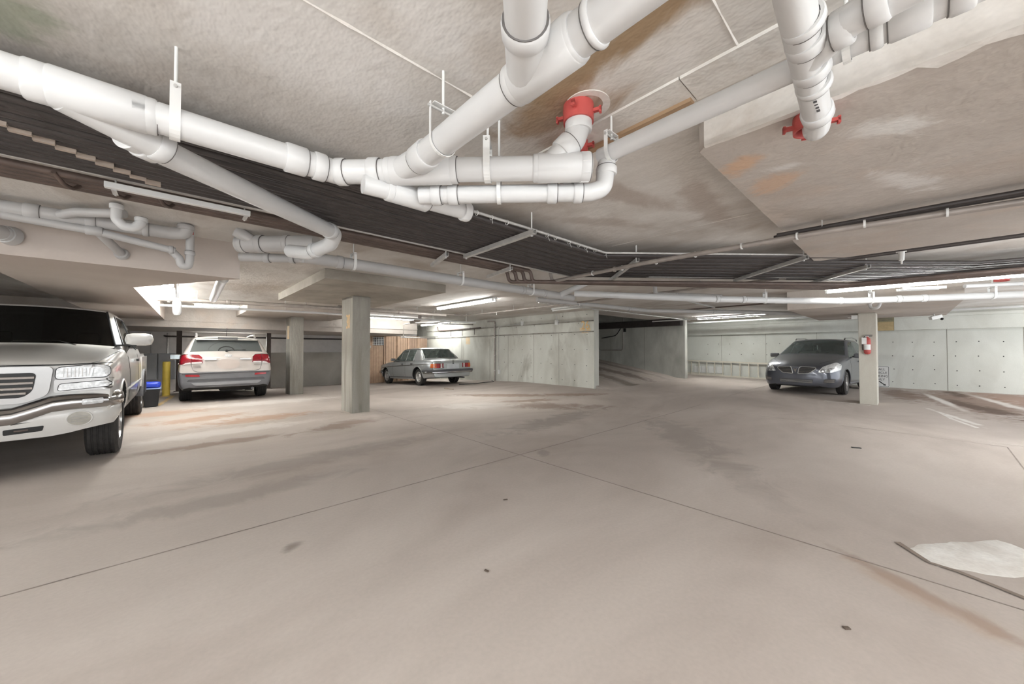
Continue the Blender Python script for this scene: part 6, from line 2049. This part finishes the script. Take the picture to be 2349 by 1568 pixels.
strip('floor_joint', [(2.42, 7.62), (2.10, 8.0)], 0.012, M_JOINT)
strip('floor_joint', [(2.88, 7.25), (3.25, 7.0)], 0.012, M_JOINT)
strip('floor_joint', [(2.88, 7.25), (2.52, 7.2), (2.40, 7.6)], 0.010, M_JOINT)
# whitish spill and broken edge at the lower corner of the aisle
def blob(name, cx, cy, rx, ry, ang, mat, h=0.003, n=28, rag=0.18, parent=None):
    bm = bmesh.new()
    ring_ = []
    for k in range(n):
        t = 2 * PI * k / n
        rr = 1 + random.uniform(-rag, rag)
        u, v = rx * rr * math.cos(t), ry * rr * math.sin(t)
        x, y = cx + u * math.cos(ang) - v * math.sin(ang), cy + u * math.sin(ang) + v * math.cos(ang)
        ring_.append(bm.verts.new((x, y, ground(x, y) + h * 0.3)))
    top = [bm.verts.new(Vector((cx, cy, 0)) + (v.co - Vector((cx, cy, 0))) * 0.93 + Vector((0, 0, h))) for v in ring_]
    c = bm.verts.new((cx, cy, ground(cx, cy) + h * 1.3))
    for k in range(n):
        j = (k + 1) % n
        bm.faces.new((ring_[k], ring_[j], top[j], top[k]))
        bm.faces.new((top[k], top[j], c))
    return obj(name, bm, mat, parent or floor, smooth=30)
M_SPILL = concrete('dried_plaster', (0.80, 0.78, 0.74), (0.66, 0.62, 0.57), scale=6, bump=0.3)
def sheet(name, outline, mat, h=0.004, jit=0.012):
    pts = [p + Vector((random.uniform(-jit, jit), random.uniform(-jit, jit))) for p in resample(outline, 0.05)]
    c = sum(pts, Vector((0, 0))) / len(pts)
    bm = bmesh.new()
    e0 = [bm.verts.new((p.x, p.y, ground(p.x, p.y) + 0.0005)) for p in pts]
    e1 = [bm.verts.new((c.x + (p.x - c.x) * 0.95, c.y + (p.y - c.y) * 0.95, ground(p.x, p.y) + h)) for p in pts]
    cv = bm.verts.new((c.x, c.y, ground(c.x, c.y) + h))
    for k in range(len(pts)):
        j = (k + 1) % len(pts)
        bm.faces.new((e0[k], e0[j], e1[j], e1[k]))
        bm.faces.new((e1[k], e1[j], cv))
    return obj(name, bm, mat, floor, smooth=30)
sheet('plaster_spill', [(3.40, 0.018), (3.71, -0.174), (3.97, -0.388), (3.92, -0.48), (3.545, -0.531), (3.387, -0.386), (3.293, -0.23), (3.238, -0.101)], M_SPILL)
strip('broken_edge', [(3.44, 0.06), (3.25, -0.07), (3.235, -0.18), (3.19, -0.28), (3.13, -0.40)], 0.03, plain('dirty_edge', (0.24, 0.19, 0.155), 0.9), 0.006)
# litter
def litter(label, x, y, w, l, mat, rz=0.3, name='litter', h=0.012, cat='litter'):
    o_ = obj(name, bx(-w / 2, w / 2, -l / 2, l / 2, 0, h, bevel=h * 0.3), mat)
    o_.location = (x, y, ground(x, y) + 0.001)
    o_.rotation_euler.z = rz
    return tag(o_, label, cat)
litter('small flat black scrap lying on the open floor', 6.33, 0.45, 0.04, 0.09, M_BLACK, 0.5, 'rubber_scrap', 0.008)
litter('short weathered stick on the floor behind the silver sedan', 6.3, 9.75, 0.06, 0.45, plain('weathered_wood', (0.36, 0.30, 0.24), 0.9), 0.05, 'wood_stick', 0.035, 'stick')
litter('dark crumpled leaf by the crossing of the floor joints', 2.02, 2.27, 0.014, 0.035, plain('dry_leaf', (0.12, 0.09, 0.07), 0.9), 1.1, 'dry_leaf', 0.006, 'leaf')
litter('dark grit flake on the floor nearest the viewer', 1.30, 1.90 - 0.28, 0.012, 0.028, plain('dry_leaf', (0.12, 0.09, 0.07), 0.9), 0.2, 'dry_leaf', 0.006, 'leaf')
litter('broken dark flake at the lower edge of the open floor', 2.22, 0.20, 0.018, 0.026, plain('dry_leaf', (0.12, 0.09, 0.07), 0.9), 0.8, 'dry_leaf', 0.006, 'leaf')

# ================================================================== PARTITION BEHIND THE SEDAN
M_PLY = plain('tan_plywood', (0.52, 0.36, 0.25), 0.75, var=0.10, scale=5, bump=0.15, bscale=30)
M_PLYD = plain('darker_plywood', (0.36, 0.25, 0.18), 0.8, var=0.12, scale=5)
part_ = thing('plywood_partition', 'tan board partition with latticed vent behind the silver sedan', 'partition', (7.85, 16.40, 0))
po = Vector((7.85, 16.40, 0))
def pbox(name, x0, x1, y0, y1, z0, z1, mat, par=None, bev=0.0):
    return box(name, (x0 - po.x, x1 - po.x, y0 - po.y, y1 - po.y, z0, z1), mat, par or part_, bev)
zb_ = -0.36
pbox('backing', 6.40, 9.28, 16.44, 16.46, zb_, 1.86, M_PLYD)
x = 6.47
while x < 9.2:
    w_ = 0.118
    z1 = 1.40 if 6.52 < x < 7.0 else 1.84
    if not (7.06 < x < 7.16):
        pbox('plank', x, x + w_ - 0.008, 16.40, 16.425, zb_, z1, M_PLY if x < 8.25 else M_PLYD)
    x += w_
for x0 in (6.40, 7.06, 7.14, 7.70, 8.22, 8.75):
    pbox('stud', x0, x0 + 0.05, 16.36, 16.44, zb_, 1.86, M_PLY)
pbox('vent_hole', 6.52, 7.06, 16.41, 16.43, 1.42, 1.80, M_BLACK)
for k in range(7):
    xx = 6.55 + 0.08 * k
    pbox('lattice_bar', xx - 0.007, xx + 0.007, 16.385, 16.40, 1.42, 1.80, M_WHITEMETAL)
for k in range(5):
    zz = 1.45 + 0.08 * k
    pbox('lattice_bar', 6.52, 7.06, 16.378, 16.386, zz - 0.007, zz + 0.007, M_WHITEMETAL)
pbox('hinge', 6.40, 6.44, 16.34, 16.36, 1.30, 1.40, M_STEEL)
tag(box('white_pole', (6.30, 6.33, 16.30, 16.33, -0.30, 1.6), M_WHITEMETAL), 'thin white pole standing beside the partition door', 'pole')

# services in the corner behind the sedan
t, o = run('bent conduit dropping from the ceiling by the soffit corner', [(9.2, 12.4, 2.28), (6.7, 12.9, 2.25), (6.42, 13.1, 2.2), (6.42, 13.12, 1.72)], 0.02, M_GREYPIPE, [((6.42, 13.12, 1.76), (0, 0, 1), 0.05)], G5, bend=0.05, sides=12)
t, o = run('pale pipe ledge hung under the soffit corner', [(6.33, 13.15, 1.70), (7.85, 13.18, 1.69)], 0.022, M_WHITEPAINT, [((6.5, 13.15, 1.70), X_, 0.06)], G5, sides=12)
box('board', (0.8, 1.5, -0.03, 0.03, 0.022, 0.04), M_PLASTER, t)
box('board', (1.0, 1.6, -0.06, 0.02, 0.041, 0.06), M_PLASTER, t)
t, o = run('thick dark drain with collar at the ceiling over the sedan bay', [(5.9, 10.9, CZ - 0.002), (5.9, 10.9, 2.2), (5.6, 11.0, 2.12)], 0.05, M_GREYPIPE, [((5.9, 10.9, 2.3), (0, 0, 1), 0.06)], G5, bend=0.06, sides=16)

# conduits and boxes on the centre wall
G6 = 'conduits on the centre wall'
t, o = run('thick dark conduit running up the centre wall', [(9.26, 11.05, floor_z(9.2, 11.05) + 0.01), (9.26, 11.05, 2.34), (9.26, 11.5, 2.36)], 0.03, M_GREYPIPE, [((9.26, 11.05, 1.2), (0, 0, 1), 0.05)], G6, bend=0.08, sides=12)
for z in (0.4, 1.0, 1.7, 2.2):
    box('strap', (-0.03, 0.035, -0.05, 0.05, z - o.z - 0.012, z - o.z + 0.012), M_STEEL, t)
t, o = run('thin pale conduit running up the centre wall to a switch box', [(9.28, 10.86, 0.28), (9.28, 10.86, 2.12), (9.28, 9.52, 2.17)], 0.012, M_STEEL, [], G6, bend=0.05, sides=10)
box('switch_box', (-0.03, 0.02, -0.10, 0.0, 0.0, 0.16), M_WHITEMETAL, t, 0.008)
box('junction_box', (-0.03, 0.02, -1.40, -1.30, 1.82, 1.98), M_WHITEMETAL, t, 0.008)
jb = thing('junction_box', 'small pale junction box high on the centre wall', 'junction box', (9.27, 7.87, 2.13))
obj('body', bx(-0.03, 0.03, -0.06, 0.06, -0.08, 0.08, bevel=0.01), M_WHITEMETAL, jb)
tube('stem', [(0, 0, 0.07), (0, 0, CZ - 2.13 - 0.002)], 0.012, M_STEEL, jb, sides=8)
t, o = run('thin dark hose trailing on the floor beside the centre wall', [(9.15, 11.1, floor_z(9.1, 11) + 0.02), (8.9, 10.6, floor_z(8.9, 10.6) + 0.012), (8.6, 10.9, floor_z(8.6, 10.9) + 0.012), (8.1, 10.7, floor_z(8.1, 10.7) + 0.012), (7.6, 11.1, floor_z(7.6, 11.1) + 0.012)], 0.011, M_BLACK, [], None, bend=0.3, name='floor_hose', cat='hose', sides=8)
for y_, z0, z1 in ((12.4, 1.86, 2.12), (13.3, 1.84, 2.12), (14.2, 1.84, 2.12)):
    tube('rod', [(9.27, y_, z0), (9.27, y_, z1)], 0.012, M_DARKSTEEL, w_c, sides=6)
t, o = run('brown pipe fixed along the top band of the centre wall', [(9.2, 11.9, 2.12), (9.2, 15.2, 2.12), (9.2, 15.25, 2.3)], 0.025, M_BROWNPIPE, [((9.2, 12.6, 2.12), Y_, 0.06)], G6, bend=0.05, sides=10)
# stencilled bay numbers, weathered to patches
M_STENF = concrete('faded_stencil', (0.80, 0.58, 0.30), (0.68, 0.62, 0.52), scale=9, bump=0.1)
text('stencil_number', '26', 0.34, M_STENCIL, face_matrix((9.2735, 6.72, 1.97), (0, -1, 0), (0, 0, 1)) @ Matrix.Diagonal((0.95, 1.1, 1, 1)), w_c, 0.0008)
for q in ((6.85, 1.86, 0.10, 0.05), (6.62, 1.84, 0.07, 0.06), (6.75, 1.78, 0.12, 0.04)):
    box('stencil_smear', (9.2985, 9.2995, q[0] - q[2], q[0] + q[2], q[1] - q[3], q[1] + q[3]), M_STENF, w_c)
box('stencil_patch', (9.2975, 9.299, 12.75, 13.05, 1.45, 1.80), M_STENF, w_c)
# ramp wall conduit and switch
t, o = run('thin conduit looping on the ramp wall', [(14.47, 8.47, 2.6), (14.47, 8.47, 1.2), (14.47, 9.7, 1.2), (14.47, 9.75, 2.4)], 0.02, M_GREYPIPE, [((14.47, 8.47, 2.4), (0, 0, 1), 0.1)], G6, bend=0.12, sides=10)
box('switch_box', (-0.03, 0.03, -0.13, -0.03, -0.60, -0.45), M_BLACK, t)
tube('hose_loop', [(0.0, 0.05, -0.35), (0.0, 0.35, -0.75), (0.0, 1.1, -0.85)], 0.02, M_BLACK, t, sides=8, bend=0.3)

# ================================================================== BEHIND THE PICKUP AND THE SUV
def yellow_bollard():
    t = thing('bollard', 'yellow steel bollard between the pickup and the white SUV', 'bollard', (-0.20, 14.42, floor_z(-0.2, 14.42)))
    lathe('post', [(0, 0), (0.085, 0.0), (0.085, 0.98), (0.08, 1.0), (0, 1.005)], (0, 0, 0), (0, 0, 1), M_YELLOW, t, sides=28)
    lathe('base_collar', [(0.085, 0.0), (0.13, 0.0), (0.12, 0.025), (0.085, 0.03)], (0, 0, 0), (0, 0, 1), M_FADED_Y, t, sides=24)
yellow_bollard()
t = thing('recycling_bin', 'small black bin with bright blue lid behind the pickup', 'bin', (-0.40, 11.50, floor_z(-0.40, 11.50)))
bm = bmesh.new()
lo = [bm.verts.new((x_, y_, 0.0)) for x_, y_ in ((-0.11, -0.10), (0.11, -0.10), (0.11, 0.10), (-0.11, 0.10))]
hi = [bm.verts.new((x_ * 1.30, y_ * 1.30, 0.41)) for x_, y_ in ((-0.11, -0.10), (0.11, -0.10), (0.11, 0.10), (-0.11, 0.10))]
bm.faces.new(lo[::-1]); bm.faces.new(hi)
for k in range(4):
    bm.faces.new((lo[k], lo[(k + 1) % 4], hi[(k + 1) % 4], hi[k]))
bmesh.ops.bevel(bm, geom=list(bm.edges), offset=0.02, segments=2, affect='EDGES')
obj('body', bm, M_BLACK, t, smooth=40)
obj('rim', bx(-0.16, 0.16, -0.145, 0.145, 0.40, 0.425, bevel=0.008), plain('pale_blue_rim', (0.35, 0.45, 0.75), 0.4), t)
M_BLUE = plain('blue_lid_plastic', (0.015, 0.05, 0.50), 0.35, var=0.08)
obj('lid', bx(-0.155, 0.155, -0.14, 0.14, 0.426, 0.56, bevel=0.055), M_BLUE, t, smooth=60)
box('flap', (-0.10, 0.10, -0.145, -0.12, 0.45, 0.52), M_BLUE, t, 0.008)
for x0, x1, lb in ((-0.80, -0.47, 'narrower'), (-0.455, 0.0, 'wider')):
    t = thing('electrical_cabinet', '%s grey steel electrical cabinet on the wall behind the pickup' % lb, 'cabinet', ((x0 + x1) / 2, 17.4, 0.2), 0, 'grey electrical cabinets')
    h_ = (x1 - x0) / 2
    M_CAB = plain('grey_cabinet_paint', (0.52, 0.54, 0.57), 0.5, var=0.04)
    obj('body', bx(-h_, h_, -0.12, 0.095, 0.0, 0.90, bevel=0.01), M_CAB, t)
    obj('door', bx(-h_ + 0.02, h_ - 0.02, -0.135, -0.121, 0.03, 0.87, bevel=0.006), M_CAB, t)
    box('latch', (h_ - 0.06, h_ - 0.04, -0.15, -0.136, 0.42, 0.50), M_STEEL, t)
    tube('conduit', [(0, 0.03, 0.9), (0, 0.03, 1.6)], 0.02, M_STEEL, t, sides=8)
for k, (x_, y_) in enumerate(((0.07, 16.45), (2.6, 16.6))):
    t = thing('steel_post', ('dark brown steel post beside the yellow bollard', 'dark brown steel post ahead of the white SUV')[k], 'post', (x_, y_, floor_z(x_, y_)), 0, 'dark steel posts')
    bm = bmesh.new()
    add_box(bm, -0.07, 0.07, -0.07, -0.058, 0, 1.85 - floor_z(x_, y_))
    add_box(bm, -0.07, 0.07, 0.058, 0.07, 0, 1.85 - floor_z(x_, y_))
    add_box(bm, -0.006, 0.006, -0.058, 0.058, 0, 1.85 - floor_z(x_, y_))
    add_box(bm, -0.07, -0.062, -0.058, 0.058, 0, 1.85 - floor_z(x_, y_))
    obj('profile', bm, M_DARKSTEEL, t)
    box('base_plate', (-0.12, 0.12, -0.12, 0.12, 0, 0.012), M_DARKSTEEL, t)
run('dark pipe running level along the back wall', [(-0.30, 17.15, 1.70), (-0.25, 16.95, 1.68), (6.2, 16.95, 1.68)], 0.03, M_BLACKPIPE, [((1.2, 16.95, 1.68), X_, 0.05)], None, bend=0.06, sides=12)

# ================================================================== RIGHT COLUMN AND RIGHT WALL
ext = thing('fire_extinguisher', 'red fire extinguisher with white labels hung on the pale column', 'fire extinguisher', (11.355, 0.598, 1.13))
lathe('cylinder', [(0, 0.0), (0.035, 0.004), (0.057, 0.03), (0.06, 0.06), (0.06, 0.30), (0.05, 0.35), (0.025, 0.375), (0.02, 0.40), (0, 0.40)], (0, 0, 0), (0, 0, 1), M_RED, ext, sides=28)
bm = bmesh.new()
n = 12
for (z0, z1) in ((0.10, 0.22),):
    a = [bm.verts.new((-0.0612 * math.cos(t_), 0.0612 * math.sin(t_), z0)) for t_ in [-1.1 + 2.2 * k / n for k in range(n + 1)]]
    b = [bm.verts.new((-0.0612 * math.cos(t_), 0.0612 * math.sin(t_), z1)) for t_ in [-1.1 + 2.2 * k / n for k in range(n + 1)]]
    for k in range(n):
        bm.faces.new((a[k], a[k + 1], b[k + 1], b[k]))
obj('label', bm, M_WHITEMETAL, ext)
q = box('tag', (-0.075, -0.071, 0.005, 0.085, 0.225, 0.375), M_WHITEMETAL, ext)
box('valve', (-0.02, 0.02, -0.03, 0.03, 0.39, 0.42), M_STEEL, ext)
box('lever', (-0.012, 0.012, -0.085, 0.03, 0.42, 0.432), M_BLACK, ext)
box('handle', (-0.012, 0.012, -0.08, 0.02, 0.392, 0.402), M_BLACK, ext)
tube('hose', [(0, 0.03, 0.40), (-0.01, 0.075, 0.36), (-0.02, 0.078, 0.2), (-0.02, 0.072, 0.09)], 0.009, M_BLACK, ext, sides=8, bend=0.04)
box('bracket', (0.05, 0.064, -0.03, 0.03, 0.1, 0.42), M_STEEL, ext)
t = thing('emergency_lamp', 'small white lamp holder high on the pale column', 'lamp', (11.5, 0.81, 1.98))
obj('base', bx(-0.06, 0.06, -0.064, 0.05, -0.045, 0.045, bevel=0.01), M_WHITEMETAL, t)
lathe('bulb', [(0, 0.0), (0.02, 0.0), (0.025, 0.03), (0.015, 0.06), (0, 0.07)], (0, 0.05, 0.0), (0, 1, 0), M_LENSW, t)
sgn = thing('parking_sign', 'white metal sign about small vehicle parking leaning on the wall behind the column', 'sign', (16.88, 0.62, floor_z(16.9, 0.62)))
bm = bmesh.new()
out_ = round_poly([(-0.24, 0.0), (0.24, 0.0), (0.24, 0.69), (-0.24, 0.69)], 0.04)
add_prism(bm, [tuple(p) for p in out_], 0, 0.004)
lean = Matrix.Rotation(0.08, 4, 'Y')
mw = lean @ face_matrix((0, 0, 0), (0, -1, 0), (0, 0, 1))
for v in bm.verts:
    v.co = mw @ v.co
obj('plate', bm, M_WHITEMETAL, sgn)
bm = bmesh.new()
o2 = [Vector(p) for p in round_poly([(-0.215, 0.025), (0.215, 0.025), (0.215, 0.665), (-0.215, 0.665)], 0.03)]
add_tube(bm, [Vector((p.x, p.y, 0.005)) for p in o2] + [Vector((o2[0].x, o2[0].y, 0.005))], 0.005, 6)
for v in bm.verts:
    v.co = mw @ v.co
obj('border', bm, M_BLACK, sgn)
for k, wd_ in enumerate(('SMALL', 'VEHICLE', 'PARKING', 'ONLY')):
    text('sign_letters', wd_, 0.095, M_BLACK, mw @ Matrix.Translation((0, 0.575 - 0.11 * k, 0.006)) @ Matrix.Diagonal((0.95, 1.05, 1, 1)), sgn, 0.001, spacing=1.05)
bm = bmesh.new()
add_prism(bm, [(-0.02, 0.18), (0.0, 0.20), (0.115, 0.095), (0.13, 0.112), (0.15, 0.055), (0.08, 0.06), (0.095, 0.078)], 0.005, 0.007)
for v in bm.verts:
    v.co = mw @ v.co
obj('arrow', bm, M_BLACK, sgn)
nb = thing('notice_board', 'olive and tan notice board on the ledge behind the pale column', 'sign', (16.64, 0.46, 1.83))
M_OLIVE = plain('olive_notice', (0.30, 0.27, 0.17), 0.7, var=0.1, scale=15)
M_TANB = plain('tan_notice', (0.52, 0.40, 0.22), 0.7, var=0.1, scale=15)
box('board', (0.0, 0.012, -0.20, 0.20, 0.0, 0.56), M_OLIVE, nb)
box('upper_notice', (-0.003, 0.0, -0.19, 0.19, 0.29, 0.55), M_OLIVE, nb)
box('lower_notice', (-0.003, 0.0, -0.19, 0.19, 0.01, 0.28), M_TANB, nb)
for k in range(9):
    y_ = -0.16 + 0.04 * k
    box('print_mark', (-0.005, -0.003, y_ - 0.013, y_ + 0.013, 0.50, 0.535), M_BLACK, nb)
for k in range(5):
    box('print_line', (-0.005, -0.003, -0.16, 0.14, 0.33 + 0.03 * k, 0.338 + 0.03 * k), M_DKGREY, nb)
lad = thing('extension_ladder', 'long wooden ladder lying on its side along the pale wall', 'ladder', (16.86, 5.0, 0))
M_LADDER = plain('pale_ladder_wood', (0.72, 0.68, 0.58), 0.6, var=0.06)
def lz(y_):
    return floor_z(16.86, y_)
for y0, y1, z0, z1, xo in ((3.2, 6.9, 0.0, 0.62, 0.0), (5.25, 6.95, 0.04, 0.60, 0.09)):
    for z in ((z0 + 0.03, z1) if xo == 0 else (z0 + 0.03,)):
        bm = bmesh.new()
        add_box(bm, -0.02 + xo, 0.02 + xo, y0 - 5.0, y1 - 5.0, z - 0.028, z + 0.028)
        for v in bm.verts:
            v.co.z += lz(v.co.y + 5.0) * (1.0)
        obj('rail', bm, M_LADDER, lad)
k = 0
y_ = 3.35
while y_ < 6.85:
    bm = bmesh.new()
    add_box(bm, -0.016, 0.016, y_ - 5.0 - 0.018, y_ - 5.0 + 0.018, 0.03 + lz(y_), 0.61 + lz(y_))
    obj('rung', bm, M_LADDER, lad)
    y_ += 0.315
for k in range(4):
    y_ = 5.36 + 0.31 * k
    t_ = box('white_board', (16.965, 16.995, y_ - 0.135, y_ + 0.135, 0.22, 0.50), M_WHITEMETAL)
    tag(t_, ('white board leaning behind the ladder, first from the ramp wall', 'white board leaning behind the ladder, second from the ramp wall',
             'white board leaning behind the ladder, third from the ramp wall', 'white board leaning behind the ladder, fourth from the ramp wall')[3 - k], 'board', 'white boards behind the ladder')
